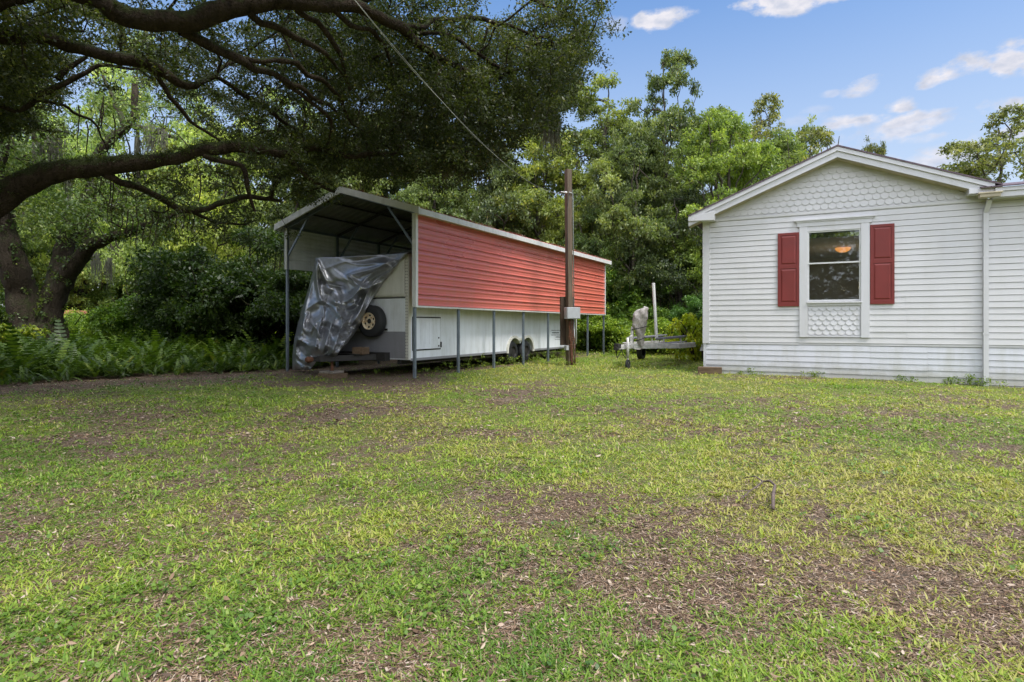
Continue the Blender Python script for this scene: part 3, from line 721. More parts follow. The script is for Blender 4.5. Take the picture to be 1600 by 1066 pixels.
def block(name, label, cat, lo, hi, mat, M4, rz=0.0, bev=.008):
    c = M4 @ Vector(((lo[0] + hi[0]) / 2, (lo[1] + hi[1]) / 2, lo[2]))
    m = MB(); a = Vector(hi) - Vector(lo); m.box((-a.x / 2, -a.y / 2, 0), (a.x / 2, a.y / 2, a.z))
    o = m.build(name, mat, None, bevel=bev); o.location = c; o.rotation_euler = (0, 0, math.atan2(M4[1][0], M4[0][0]) + rz)
    return tag(o, label, cat)
M['conc'] = simple('concrete_block', (.22, .19, .16), .9, 0, .3, 14, .6)
block('support_block', 'low brown timber block on the ground under the trailer tongue', 'block', (-.98, 1.50, -.01), (-.56, 2.02, .10), M['blockwood'], CM)
block('support_block', 'grey slab lying on the timber block under the trailer jack', 'block', (-.95, 1.58, .102), (-.60, 2.0, .15), M['conc'], CM, .06)
o_ = block('wood_block', 'short pale wood block resting on the trailer tongue beside the tarp', 'block', (-.35, 1.30, .512), (-.05, 1.58, .68), M['blockwood'], CM, .2)

# ------------------------------------------------------------------ silver tarp
def tarp():
    def curve(pts, t):
        P = np.array(pts, float); d = np.r_[0, np.cumsum(np.hypot(*np.diff(P, axis=0).T))]; d /= d[-1]
        return np.stack([np.interp(t, d, P[:, 0]), np.interp(t, d, P[:, 1])], 1)
    left = [(493, 403), (489, 425), (481, 455), (473, 480), (466, 505), (460, 530), (457, 555), (457, 578)]
    right = [(637, 396), (626, 407), (611, 425), (598, 442), (585, 462), (575, 482), (567, 500), (556, 518), (543, 536), (532, 548), (526, 556)]
    top = [(493, 403), (530, 402), (570, 400.5), (610, 398), (637, 396)]
    bot = [(457, 578), (470, 578), (484, 578), (491, 570), (497, 560), (503, 556), (512, 561), (520, 559), (526, 556)]
    n = 150; s = np.linspace(0, 1, n); t = np.linspace(0, 1, n)
    Lc = curve(left, t); Rc = curve(right, t); Tc = curve(top, s); Bc = curve(bot, s)
    S, T = np.meshgrid(s, t)
    U = ((1 - S)[..., None] * Lc[:, None, :] + S[..., None] * Rc[:, None, :] + (1 - T)[..., None] * Tc[None] + T[..., None] * Bc[None]
         - ((1 - S) * (1 - T))[..., None] * Tc[0] - (S * (1 - T))[..., None] * Tc[-1] - ((1 - S) * T)[..., None] * Bc[0] - (S * T)[..., None] * Bc[-1])
    u = U[..., 0]; v = U[..., 1]
    # distance of the cloth in front of the trailer's face
    hump = np.exp(-(((u - 520) / 40) ** 2 + ((v - 545) / 42) ** 2))
    xl = TX0 - .11 - .30 * sstep(.05, .6, T) * np.sin(np.pi * np.clip(S, 0, 1)) ** .6 * .7 - .62 * hump - .10 * sstep(.3, 1, T) * S
    p2 = np.stack([u.ravel(), v.ravel()], 1)
    def ridge(a, b, w, h, sharp=1.4):
        """a fold running from a to b (pixel points of the cloth), raised by h"""
        a = np.array(a, float); b = np.array(b, float); d = b - a; L = np.hypot(*d); d /= L
        q = p2 - a; al = q @ d; ac = q[:, 0] * -d[1] + q[:, 1] * d[0]
        ac = ac + (vnoise(p2, .05, int(a[0])) - .5) * 6
        k = np.clip(al / L, 0, 1); env = sstep(-.12, .12, al / L) * sstep(1.15, .85, al / L)
        return (h * env * np.exp(-np.abs(ac / (w * (.5 + .8 * k))) ** sharp)).reshape(u.shape)
    D = np.zeros_like(u)
    for a, b, w, h in [((493, 403), (505, 500), 4, .10), ((495, 405), (530, 490), 5, .09), ((493, 403), (468, 540), 4, .08), ((505, 470), (545, 505), 6, .13), ((560, 470), (520, 505), 7, .12), ((590, 440), (540, 470), 6, .12), ((630, 402), (545, 430), 4, .07),
                       ((545, 430), (575, 455), 5, .10), ((505, 495), (480, 520), 5, .13), ((462, 525), (495, 548), 6, .16), ((500, 500), (492, 545), 4, .12), ((520, 500), (505, 550), 4, .13), ((540, 500), (518, 552), 5, .12), ((465, 530), (460, 575), 6, .12),
                       ((480, 490), (470, 525), 4, .09), ((550, 490), (530, 515), 5, .10), ((500, 440), (540, 450), 5, -.07), ((520, 455), (505, 480), 7, -.10), ((488, 560), (470, 578), 4, .1), ((632, 400), (528, 552), 3.0, .05), ((515, 470), (560, 480), 5, .08), ((485, 500), (500, 530), 3.5, .1)]:
        D += ridge(a, b, w, h)
    def fan(cx, cy, freq, seed, amp, r0, r1):
        # folds fanning out from the corner where the cloth is held
        th = np.arctan2(p2[:, 1] - cy, p2[:, 0] - cx); r = np.hypot(p2[:, 0] - cx, p2[:, 1] - cy)
        q = np.stack([th * freq + (vnoise(p2, .02, seed + 5) - .5) * 2.2, r * .008], 1)
        f = 1 - np.abs(vnoise(q, 1.0, seed) * 2 - 1) * 1.6
        return (f * amp * sstep(r0, r1, r)).reshape(u.shape)
    D += fan(640, 388, 5, 60, .12, 15, 130) + fan(491, 396, 6, 62, .11, 15, 140) + fan(640, 388, 13, 61, .022, 15, 120)
    w_ = fbm(p2 + (fbm(p2, .05, 2, 5)[:, None] - .5) * 30, .07, 2, 44).reshape(u.shape); D += (.5 - np.abs(w_ * 2 - 1)) * .10 * sstep(.5, .85, T)
    edge = sstep(0, .04, S) * sstep(0, .03, 1 - S)
    xl = np.minimum(xl - D * 1.3 * (.35 + .65 * edge), TX0 - .075)
    Mi = CM.inverted(); o = Mi @ Vector((0, 0, HC)); R3 = np.array(Mi.to_3x3())
    d = np.stack([(u - U0) / F, np.ones_like(u), -(v - V0) / F], -1) @ R3.T
    k = (xl - o.x) / d[..., 0]; P = np.array(o) + d * k[..., None]
    gz = .015; P[..., 2] = np.maximum(P[..., 2], gz)
    # back over the trailer roof
    rows = []
    for j, dx in enumerate((.9, .5, .2, 0.02)):
        r = P[0].copy(); r[:, 0] = TX0 + dx; r[:, 2] = TZ1 + .045 + .01 * np.sin(s * 25 + j); r[:, 1] = np.minimum(r[:, 1], TY1 + .02); rows.append(r)
    P = np.concatenate([np.array(rows), P], 0); m_ = P.shape[0]
    V = P.reshape(-1, 3); i = (np.arange(n - 1)[None] + n * np.arange(m_ - 1)[:, None]).ravel()
    me = np_mesh('tarp', V, np.stack([i, i + 1, i + n + 1, i + n], 1), 4, True)
    nt = NT('silver_tarp')
    f = nt.noise(7, 6, .65); fine = nt.noise(60, 4, .6)
    c = nt.ramp(f, [(.3, (.27, .275, .29)), (.7, (.43, .44, .48))])
    h = nt.math('ADD', nt.math('MULTIPLY', nt.noise(14, 5, .6, dist=1.5), 1.0), nt.math('MULTIPLY', fine, .2))
    mat = nt.done(nt.bsdf(c, .29, .72, nt.bump(h, .16, .02), .6))
    ob = link_mesh('tarp', me, mat); ob.location = C0; ob.rotation_euler = (0, 0, CA)
    sd = ob.modifiers.new('thick', 'SOLIDIFY'); sd.thickness = .004
    tag(ob, 'crumpled silver tarp hanging over the front of the white trailer', 'tarp')
tarp()
# ------------------------------------------------------------------ house
def siding(x0, x1, z0, z1, course=.1305, y=0.0, zref=0.0, d=.013):
    """horizontal lap siding: each course leans out to a small drip edge"""
    mb = MB(); k = math.floor((z0 - zref) / course); V = []; Fc = []; rs = np.random.default_rng(int(abs(x0 * 97 + z0 * 31)) + 3)
    brk = {}
    while zref + k * course < z1 - 1e-4:
        a = max(z0, zref + k * course); b = min(z1, zref + (k + 1) * course); key = k // 2
        if key not in brk: brk[key] = (x0 + (x1 - x0) * rs.uniform(.15, .85) if x1 - x0 > 1.6 else None, rs.normal(0, .0012, 2))
        xs, dy = brk[key]; segs = [(x0, x1, dy[0])] if xs is None else [(x0, xs, dy[0]), (xs - .012, x1, dy[0] - .0028)]
        g = b - .008 if b - a > .04 else b; f = lambda z: d * (1 - (z - zref - k * course) / course)
        for (xa, xb, o) in segs:
            nn = max(1, int((xb - xa) / .8)); xk = [xa + (xb - xa) * q / nn for q in range(nn + 1)]; wv = [rs.normal(0, .0009) for _ in xk]
            for q in range(nn):
                n = len(V); p0, p1 = xk[q], xk[q + 1]; w0, w1 = wv[q] + o, wv[q + 1] + o
                V += [(p0, y + .012, a), (p1, y + .012, a), (p0, y - f(a) + w0, a), (p1, y - f(a) + w1, a), (p0, y - f(g) + w0, g), (p1, y - f(g) + w1, g), (p0, y + .012, b), (p1, y + .012, b)]
                Fc += [(n, n + 1, n + 3, n + 2), (n + 2, n + 3, n + 5, n + 4), (n + 4, n + 5, n + 7, n + 6)]
        k += 1
    mb.add(V, Fc); return mb
def skirt_mat():
    n = NT('skirting_stained'); z = n.sepz(2)
    s1 = n.noise(1.0, 6, .65, stretch=(4.5, 4.5, .7)); s2 = n.noise(3.0, 5, .6)
    f = n.math('MULTIPLY', n.ramp(s1, [(.42, (0, 0, 0)), (.72, (1, 1, 1))]), .45)
    cc = n.mix(f, (.60, .61, .67), (.42, .42, .38))
    low = n.n('ShaderNodeMapRange', {0: n.math('ADD', z, n.math('MULTIPLY', n.noise(4, 5, .7), -.5)), 1: -.22, 2: .08, 3: .75, 4: 0.0}).outputs[0]
    cc = n.mix(n.math('MULTIPLY', low, .8), cc, (.25, .24, .17))
    sm = n.ramp(n.noise(2.2, 6, .7, stretch=(1, 1, 3)), [(.60, (0, 0, 0)), (.72, (.45, .45, .45))])
    return n.done(n.bsdf(n.mix(sm, cc, (.38, .38, .36)), .45, 0, None, .5))
M['skirt'] = skirt_mat()
def house():
    t = empty('mobile_home', H0, HA)
    tag(t, 'white mobile home with lap siding, gabled end and red shutters', 'house')
    ZB = 3.83; ZS = .735; X1 = 9.5; xds = hw(1539, 500)[0]
    # window placement
    wx0, _ = hw(1262, 420); wx1, _ = hw(1345, 420); _, wz1 = hw(1300, 360); _, wz0 = hw(1300, 470.5)
    tx0, _ = hw(1249, 420); tx1, _ = hw(1358.5, 420); _, tzb = hw(1303, 527.5); _, tz1 = hw(1303, 352)
    _, az1 = hw(1300, 477); _, az0 = hw(1300, 524)
    # wall
    m = siding(.0, tx0, ZS, ZB); 
    for seg in (siding(tx1, xds, ZS, ZB), siding(xds, X1, ZS, ZB - .0), siding(tx0, tx1, tz1, ZB), siding(tx0, tx1, ZS, tzb)): m.add(seg.v, seg.f)
    m.build('siding', M['vinyl'], t)
    m = MB(); m.box((0, .02, -.05), (tx0 + .02, .12, ZB)); m.box((tx1 - .02, .02, -.05), (X1, .12, ZB)); m.box((tx0 + .02, .02, tz1 - .03), (tx1 - .02, .12, ZB)); m.box((tx0 + .02, .02, -.05), (tx1 - .02, .12, wz0))
    m.build('wall_core', M['vinyl'], t)
    m = MB(); m.box((0.002, .122, -.1), (.12, 9, ZB)); m.build('side_wall', M['vinyl'], t)
    m = siding(0.02, 3.6, -.12, ZS - .012, .1305, .006, -.055); 
    for s_ in (siding(3.604, 4.66, -.12, ZS - .012, .1305, .002, -.058), siding(4.664, 5.62, -.12, ZS - .012, .1305, .009, -.052), siding(5.72, X1, -.2, ZS - .012, .1305, .012, -.06)): m.add(s_.v, s_.f)
    m.build('skirting', M['skirt'], t)
    m = MB(); m.box((-.03, -.030, ZS - .0), (.135, .06, ZB - .0)); m.build('corner_board', M['wtrim'], t, bevel=.004)
    m = MB(); m.box((-.012, -.012, -.1), (.06, .05, ZS - .003)); m.build('skirt_corner', M['skirt'], t)
    # gable with half-round shingles
    APX = 2.93; APZ = 5.07; g0, g1 = .12, 5.62
    def rake_z(x, off=0): return APZ - off - abs(x - APX) * .405
    m = MB(); m.prism([(g0 - .1, ZB), (5.72, ZB), (APX, APZ)], .0, .10, 'y'); m.build('gable_wall', M['vinyl'], t)
    m = MB(); w = .158; rh = .135; row = 0
    z = ZB + .13
    while z < APZ + .05:
        off = (row % 2) * w / 2; n0 = int(math.floor(g0 / w)) - 1
        for k in range(n0, n0 + 44):
            cx = k * w + off
            if cx < g0 or cx > g1 or z - .02 > rake_z(cx, .06): continue
            pts = [(cx - w * .49, z + .06), (cx - w * .49, z - w * .06)]
            for i in range(1, 8): a = math.pi + math.pi * i / 8; pts.append((cx + w * .49 * math.cos(a), z - w * .06 + w * .44 * math.sin(a)))
            pts += [(cx + w * .49, z - w * .06), (cx + w * .49, z + .06)]
            n = len(pts); zt, zb = z + .06, z - w * .5
            def yy(zz): return -.004 - .016 * (zt - zz) / (zt - zb)
            V = [(p[0], yy(p[1]), p[1]) for p in pts] + [(p[0], .0, p[1]) for p in pts]
            Fc = [tuple(range(n))] + [(i, i + n, (i + 1) % n + n, (i + 1) % n) for i in range(n)]
            m.add(V, Fc)
        z += rh; row += 1
    m.build('gable_shingles', M['vinyl'], t)
    m = MB(); m.box((g0, -.026, ZB - .035), (5.62, -.003, ZB + .028)); m.build('gable_band', M['vinyl'], t, bevel=.004)
    # roof of the gable: slabs, rake boards
    ov = .34; thk = .05; rise = .405
    def slab(xa, xb, y0, y1, dz0, dz1):
        mm = MB()
        mm.prism([(xa, APZ + .16 - abs(xa - APX) * rise + dz0), (xa, APZ + .16 - abs(xa - APX) * rise + dz1), (xb, APZ + .16 - abs(xb - APX) * rise + dz1), (xb, APZ + .16 - abs(xb - APX) * rise + dz0)], y0, y1, 'y'); return mm
    XL = -.33; XR = 5.86
    for xa, xb in ((XL, APX), (APX, XR)): slab(xa, xb, -ov - .015, 7.0, 0, .035).build('roof_slope', M['shingle'], t)
    for xa, xb, nm in ((XL, APX, 0), (APX, XR - .12, 1)):
        slab(xa, xb, -ov, -ov + .03, -.095, -.002).build('rake_upper_board', M['wtrim'], t)
        slab(xa, xb, -ov + .031, -ov + .06, -.235, -.002).build('rake_lower_board', M['wtrim'], t)
    def ledge(x): return APZ + .16 - abs(x - APX) * rise
    for xa, xb in ((XL, APX), (APX, XR - .12)):
        m = MB(); m.prism([(xa, ledge(xa) - .24), (xa, ledge(xa) - .15), (xb, ledge(xb) - .15), (xb, ledge(xb) - .24)], -ov + .075, -.001, 'y'); m.build('rake_soffit', M['soffit'], t)
    m = MB(); m.box((-.0, -.05, ZB - .0), (.0, .0, ZB)); 
    # boxed eave returns at both ends of the gable
    zL = ledge(XL)
    m = MB(); m.prism([(XL, zL - .11), (XL, zL - .012), (XL + .62, ledge(XL + .62) - .15), (XL + .62, zL - .13)], -ov - .004, -.02, 'y'); m.build('eave_return', M['wtrim'], t, bevel=.004)
    zR = ledge(XR - .12)
    m = MB(); m.prism([(5.32, zR - .17), (5.32, ledge(5.32) - .235), (XR - .12, zR - .10), (XR - .12, zR - .17)], -ov + .02, -.02, 'y'); m.build('eave_return', M['wtrim'], t, bevel=.004)
    # main roof running right
    m = MB(); zE = hw(1575, 300, -.30)[1]
    m.box((XR - .12, -.34, zE - .09), (X1 + .6, -.305, zE + .085)); m.box((XR - .119, -.365, zE + .02), (X1 + .6, -.342, zE + .1)); m.build('fascia', M['wtrim'], t)
    m = MB(); m.box((XR - .12, -.303, zE - .085), (X1 + .6, -.001, zE - .06)); m.build('soffit', M['wtrim'], t)
    m = MB(); m.prism([(-.40, zE + .105), (-.40, zE + .13), (4.5, zE + .13 + 4.9 * .20), (4.5, zE + .10 + 4.9 * .20)], 5.5, X1 + .6, 'x'); m.build('main_roof', M['shingle'], t)
    vx = 7.6
    m = MB(); m.tube([(vx, .9, zE + .33), (vx, .9, zE + .62)], .05, 12); m.tube([(vx, .9, zE + .60), (vx, .9, zE + .66)], .075, 12); m.build('vent_pipe', M['darksteel'], t)
    # downspout
    m = MB(); x = xds; zt = hw(1537, 312, -.1)[1]
    m.box((x - .045, -.095, -.13), (x + .045, -.018, zt - .28)); m.bar((x, -.057, zt - .26), (x + .035, -.20, zt - .02), .085, .075, up=(0, 1, 0)); m.build('downspout', M['wtrim'], t, bevel=.004)
    m = MB(); m.box((x - .17, -.40, zt + .0), (x + .17, -.25, zt + .085)); m.box((x - .2, -.42, zt + .07), (x + .2, -.24, zt + .10)); m.build('gutter_box', M['soffit'], t, bevel=.004)
    for zz in (1.0, 2.6):
        m = MB(); m.box((x - .055, -.099, zz), (x + .055, -.016, zz + .03)); m.build('pipe_strap', M['wtrim'], t)
    # window
    wf = MB()
    wf.box((tx0, -.045, tzb), (wx0, .015, tz1)); wf.box((wx1, -.045, tzb), (tx1, .015, tz1)); wf.box((wx0 + .001, -.040, az1 - .01), (wx1 - .001, .015, wz0 - .03)); wf.box((wx0 + .001, -.036, wz1 - .004), (wx1 - .001, .018, tz1 - .001))
    W = wf.build('window_surround', M['wtrim'], t, bevel=.004)
    hx0, hz = hw(1241, 357); hx1, _ = hw(1367, 345)
    m = MB(); m.box((hx0 + .06, -.05, tz1 + .001), (hx1 - .06, -.002, tz1 + .13)); m.box((hx0, -.085, tz1 + .132), (hx1, -.0, tz1 + .165)); m.box((hx0 + .03, -.066, tz1 + .10), (hx1 - .03, -.051, tz1 + .131)); m.build('window_cap', M['wtrim'], W, bevel=.004)
    m = MB(); m.box((wx0 - .02, -.075, wz0 - .05), (wx1 + .02, -.046, wz0 - .012)); m.build('sill', M['wtrim'], W, bevel=.004)
    m = MB(); w = (wx1 - wx0) / 7.0; z = az0 + .075; row = 0
    while z < az1 + .0:
        for k in range(-1, 8):
            cx = wx0 + (k + .5 + (row % 2) * .5) * w; xa = max(cx - w * .49, wx0 + .002); xb = min(cx + w * .49, wx1 - .002)
            if xb - xa < .02: continue
            pts = [(xa, z + .05)]
            for i in range(0, 9):
                a = math.pi + math.pi * i / 8; xx = cx + w * .49 * math.cos(a)
                if xa - 1e-6 <= xx <= xb + 1e-6: pts.append((xx, z + w * .46 * math.sin(a)))
            pts.append((xb, z + .05)); n = len(pts)
            V = [(p[0], -.010 - .018 * (z + .05 - p[1]) / .14, p[1]) for p in pts] + [(p[0], .0, p[1]) for p in pts]
            m.add(V, [tuple(range(n))] + [(i, i + n, (i + 1) % n + n, (i + 1) % n) for i in range(n)])
        z += .112; row += 1
    m.build('apron_shingles', M['wtrim'], W)
    m = MB(); m.box((wx0, -.006, az0 - .02), (wx1, .015, az1)); m.build('apron_board', M['wtrim'], W)
    m = MB(); m.box((wx0 + .001, -.03, az0 - .045), (wx1 - .001, -.008, az0 - .01)); m.build('apron_rail', M['wtrim'], W)
    # sashes
    zm = hw(1303, 411)[1]; fr = .032
    fm = simple('window_alu', (.62, .63, .64), .35, 0, .08)
    for za, zb, y, nm in ((zm - .01, wz1, -.004, 'upper_sash'), (wz0, zm + .02, .02, 'lower_sash')):
        m = MB(); m.box((wx0, y - .015, za), (wx0 + fr, y + .015, zb)); m.box((wx1 - fr, y - .015, za), (wx1, y + .015, zb)); m.box((wx0 + fr, y - .0152, zb - fr), (wx1 - fr, y + .0152, zb)); m.box((wx0 + fr, y - .0152, za), (wx1 - fr, y + .0152, za + fr))
        s = m.build(nm, fm, W)
        n = NT('window_glass'); gl = n.n('ShaderNodeBsdfGlossy', {0: (.9, .95, 1, 1), 1: .02}).outputs[0]; tr = n.n('ShaderNodeBsdfTransparent', {0: (.82, .85, .85, 1)}).outputs[0]
        fac = n.n('ShaderNodeFresnel', {0: 1.5}).outputs[0]
        dirt = n.n('ShaderNodeBsdfDiffuse', {0: (.5, .5, .5, 1)}).outputs[0]
        g1_ = n.n('ShaderNodeMixShader', {0: fac, 1: tr, 2: gl}).outputs[0]
        df = n.math('MULTIPLY', n.ramp(n.noise(38, 3, .8), [(.66, (0, 0, 0)), (.72, (1, 1, 1))]), .5)
        gm = n.done(n.n('ShaderNodeMixShader', {0: df, 1: g1_, 2: dirt}).outputs[0])
        m = MB(); m.box((wx0 + fr, y - .002, za + fr), (wx1 - fr, y + .002, zb - fr)); m.build('glass', gm, s)
    # blind: thin slats with their cords, opened flat
    bm_ = simple('blind_slat', (.34, .34, .32), .6, 0, .05)
    m = MB(); z = wz0 + .06
    while z < wz1 - .05:
        m.add([(wx0 + .01, .07, z), (wx1 - .01, .07, z), (wx1 - .01, .092, z + .009), (wx0 + .01, .092, z + .009)], [(0, 1, 2, 3)]); z += .024
    for x in (wx0 + .12, (wx0 + wx1) / 2, wx1 - .12): m.box((x - .0015, .066, wz0 + .03), (x + .0015, .068, wz1 - .03))
    m.box((wx0 + .01, .07, wz0 + .03), (wx1 - .01, .095, wz0 + .05)); m.box((wx0 + .01, .06, wz1 - .05), (wx1 - .01, .10, wz1 - .005))
    m.build('blind', bm_, W)
    # room behind
    rm = simple('room_wall', (.35, .33, .30), .9, 0, .06)
    m = MB(); a = (.15, .125, .72); b = (5.4, 5.0, 3.25); ym = a[1]
    m.add([(a[0], a[1], a[2]), (b[0], a[1], a[2]), (b[0], b[1], a[2]), (a[0], b[1], a[2])], [(0, 1, 2, 3)]); m.add([(a[0], a[1], b[2]), (b[0], a[1], b[2]), (b[0], b[1], b[2]), (a[0], b[1], b[2])], [(3, 2, 1, 0)])
    m.add([(a[0], b[1], a[2]), (b[0], b[1], a[2]), (b[0], b[1], b[2]), (a[0], b[1], b[2])], [(0, 1, 2, 3)])
    m.add([(a[0], a[1], a[2]), (a[0], b[1], a[2]), (a[0], b[1], b[2]), (a[0], a[1], b[2])], [(0, 1, 2, 3)]); m.add([(b[0], a[1], a[2]), (b[0], b[1], a[2]), (b[0], b[1], b[2]), (b[0], a[1], b[2])], [(3, 2, 1, 0)])
    m.build('room_lining', rm, t)
    # shutters
    for (u0, u1, v0a, v1a) in ((1215.3, 1248.6, 364.5, 479), (1359.3, 1397.3, 351, 475.3)):
        xa, _ = hw(u0, 420); xb, _ = hw(u1, 420); um = (u0 + u1) / 2; z1 = hw(um, v0a - (.04 * (u1 - u0)) + 1.2)[1]; z0 = hw(um, v1a)[1]
        y0, y1 = -.045, -.014; e = .055
        m = MB(); m.box((xa, y0 + .010, z0), (xb, y1, z1))
        m.box((xa, y0, z0), (xa + e, y0 + .0098, z1)); m.box((xb - e, y0, z0), (xb, y0 + .0098, z1))
        zmid = z0 + (z1 - z0) * .54
        for za, zb in ((z0, z0 + .09), (zmid - .045, zmid + .045), (z1 - .06, z1)): m.box((xa + e, y0 + .0003, za), (xb - e, y0 + .0098, zb))
        for za, zb in ((z0 + .09, zmid - .045), (zmid + .045, z1 - .06)):
            xi, xj = xa + e + .02, xb - e - .02; zi, zj = za + .02, zb - .02; g = .025
            V = [(xi, y0 + .0095, zi), (xj, y0 + .0095, zi), (xj, y0 + .0095, zj), (xi, y0 + .0095, zj), (xi + g, y0 - .001, zi + g), (xj - g, y0 - .001, zi + g), (xj - g, y0 - .001, zj - g), (xi + g, y0 - .001, zj - g)]
            m.add(V, [(4, 5, 6, 7), (0, 1, 5, 4), (1, 2, 6, 5), (2, 3, 7, 6), (3, 0, 4, 7)])
        m.build('shutter', M['shutter'], t, bevel=.003)
    return (wx0, wx1, wz0, wz1)
WIN = house()
# ceiling lamp and armchair seen through the window
def lamp():
    p = loc_hit(HM, 1317, 388.5, 1, 2.2); c = HM @ p
    t = empty('ceiling_lamp', c, HA); tag(t, 'glowing amber bowl lamp hanging inside the window', 'lamp')
    n = NT('amber_glass'); e = n.n('ShaderNodeEmission', {0: (1, .38, .09, 1), 1: 1.1}).outputs[0]; mt = n.done(e)
    m = MB(); m.lathe([(.0005, -.10), (.09, -.09), (.15, -.055), (.185, 0), (.19, .012)], (0, 0, 0), (0, 0, 1), 28); m.build('lamp_shade', mt, t, smooth=True)
    m = MB(); m.tube([(0, 0, .0), (0, 0, 3.25 - p.z)], .012, 8); m.lathe([(.06, 3.22 - p.z), (.06, 3.25 - p.z)], (0, 0, 0), (0, 0, 1), 16); m.build('lamp_stem', M['darksteel'], t)
lamp()
def lamp_light():
    p = HM @ loc_hit(HM, 1317, 388.5, 1, 2.2); l = bpy.data.lights.new('ceiling_lamp_light', 'POINT'); l.energy = 16; l.color = (1, .78, .5); l.shadow_soft_size = .12
    o = bpy.data.objects.new('ceiling_lamp_light', l); col.objects.link(o); o.location = p - Vector((0, 0, 1.0))
lamp_light()
def chair():
    p = loc_hit(HM, 1286, 470, 1, 1.3)
    t = empty('armchair', HM @ Vector((p.x, 1.5, .74)), HA); tag(t, 'pale upholstered armchair seen dimly through the window', 'armchair')
    fm = simple('pale_cloth', (.5, .5, .48), .9, 0, .1)
    m = MB(); m.box((-.42, -.35, .12), (.42, .35, .45)); m.build('seat', fm, t, bevel=.05)
    m = MB(); m.box((-.42, .36, .12), (.42, .58, 1.0)); m.build('backrest', fm, t, bevel=.06)
    for s in (-1, 1):
        m = MB(); m.box((s * .43, -.35, .12), (s * .60, .56, .66)); m.build('armrest', fm, t, bevel=.05)
    for x in (-.5, .5):
        for y in (-.28, .5): m = MB(); m.box((x - .025, y - .025, 0), (x + .025, y + .025, .118)); m.build('leg', M['darksteel'], t)
chair()
pb = loc_hit(HM, 1109, 586, 1, -.28)
block('timber_block', 'brown timber block lying at the corner of the white house', 'block', (pb.x - .28, -.36, -.03), (pb.x + .28, -.16, .16), M['blockwood'], HM, .06)

# ------------------------------------------------------------------ utility pole
def pole():
    P = at(890, 571, 17.3); P.z = 0
    t = empty('utility_pole', P, R(28)); tag(t, 'square wooden utility pole carrying an electric box beside the carport', 'utility pole')
    m = MB(); hh = 5.82; w = .082
    m.box((-w, -w, -.1), (w, w, hh)); o = m.build('post', M['polewood'], t, bevel=.01)
    # slightly out of plumb, like the photo
    t.rotation_euler = (R(0), R(-.5), R(28))
    m = MB(); m.box((-.235, .102, .60), (-.045, .15, 2.05)); m.box((.055, .102, .62), (.25, .15, 2.05)); m.build('backing_board', M['boardwood'], t, bevel=.005)
    boxm = simple('grey_enclosure', (.40, .42, .44), .45, .2, .1, 8)
    m = MB(); m.box((-.25, -.26, 1.38), (.22, -.103, 1.72)); b = m.build('electric_box', boxm, t, bevel=.008)
    m = MB(); m.box((-.235, -.275, 1.395), (.205, -.261, 1.705)); m.build('door', boxm, b, bevel=.004)
    m = MB(); m.box((.221, -.20, 1.44), (.232, -.14, 1.66)); m.build('handle', M['darksteel'], b)
    m = MB(); m.tube([(.28, .06, .62), (.28, .06, 1.40), (.25, .02, 1.47), (.20, -.02, 1.50)], .024, 8); m.tube([(.28, .06, 1.40), (.28, .06, 1.50)], .04, 8); m.build('conduit', M['pvc'], t, smooth=True)
    m = MB(); m.tube([(.118, -.08, 1.38), (.118, -.08, -.05)], .016, 8); m.tube([(.118, -.08, 1.72), (.118, -.06, 4.95), (.08, -.11, 5.1), (-.05, -.12, 5.12)], .014, 8); m.build('riser_pipe', boxm, t, smooth=True)
    m = MB(); m.tube([(.20, .0, .60), (.20, .0, -.05)], .012, 6); m.build('ground_rod', M['darksteel'], t)
    rg = np.random.default_rng(2)
    m = MB()
    for k in range(9):
        x0 = rg.uniform(-.09, .05); pts = []
        for i in range(9):
            z = 1.38 - i * .16 - .02 * k; pts.append((x0 + rg.normal(0, .02) + .01 * i, -.112 - rg.uniform(0, .02), max(z, .0)))
        m.tube(pts, rg.uniform(.006, .013), 6)
    for z in (.55, .62, .78, .84): m.tube([(-.14, -.12, z), (-.11, -.13, z + .01), (.11, -.13, z - .03), (.14, -.11, z)], .008, 6)
    m.build('vine_stems', M['rust'], t, smooth=True)
    m = MB(); m.box((-.20, -.14, .46), (-.115, -.02, .60)); m.build('small_box', boxm, t, bevel=.004)
    # thin cable looping down the left face
    m = MB(); m.tube([(-.05, -.115, 5.1), (-.13, -.12, 4.5), (-.14, -.14, 3.6), (-.17, -.13, 2.9), (-.16, -.13, 2.3), (-.11, -.12, 2.05)], .007, 6); m.build('drop_cable', M['rubber'], t, smooth=True)
    m = MB(); m.tube([(-.16, -.06, 5.12), (-.1, -.06, 5.12)], .03, 8); m.tube([(-.3, -.06, 5.12), (-.1, -.06, 5.12)], .012, 6); m.build('insulator', M['pvc'], t)
    return P
POLE = pole()
def wire():
    pts = []; a = Vector((1.50, 17.2)); b = Vector((-1.60, 4.0))
    for i in range(41):
        k = i / 40 * 1.5; p = a.lerp(b, k) if k <= 1 else a + (b - a) * k
        pts.append((p.x, p.y, 5.1 - 3.06 * k + 2.035 * k * k))
    m = MB(); m.tube(pts, .0032, 5); q = [(x + .008 * math.sin(i * 1.3), y, z - .011 + .006 * math.cos(i * 1.3)) for i, (x, y, z) in enumerate(pts)]; m.tube(q, .0024, 5)
    tag(m.build('power_line', simple('cable_grey', (.30, .30, .27), .6), smooth=True), 'sagging pale power cable running from the pole up into the oak', 'cable')
wire()

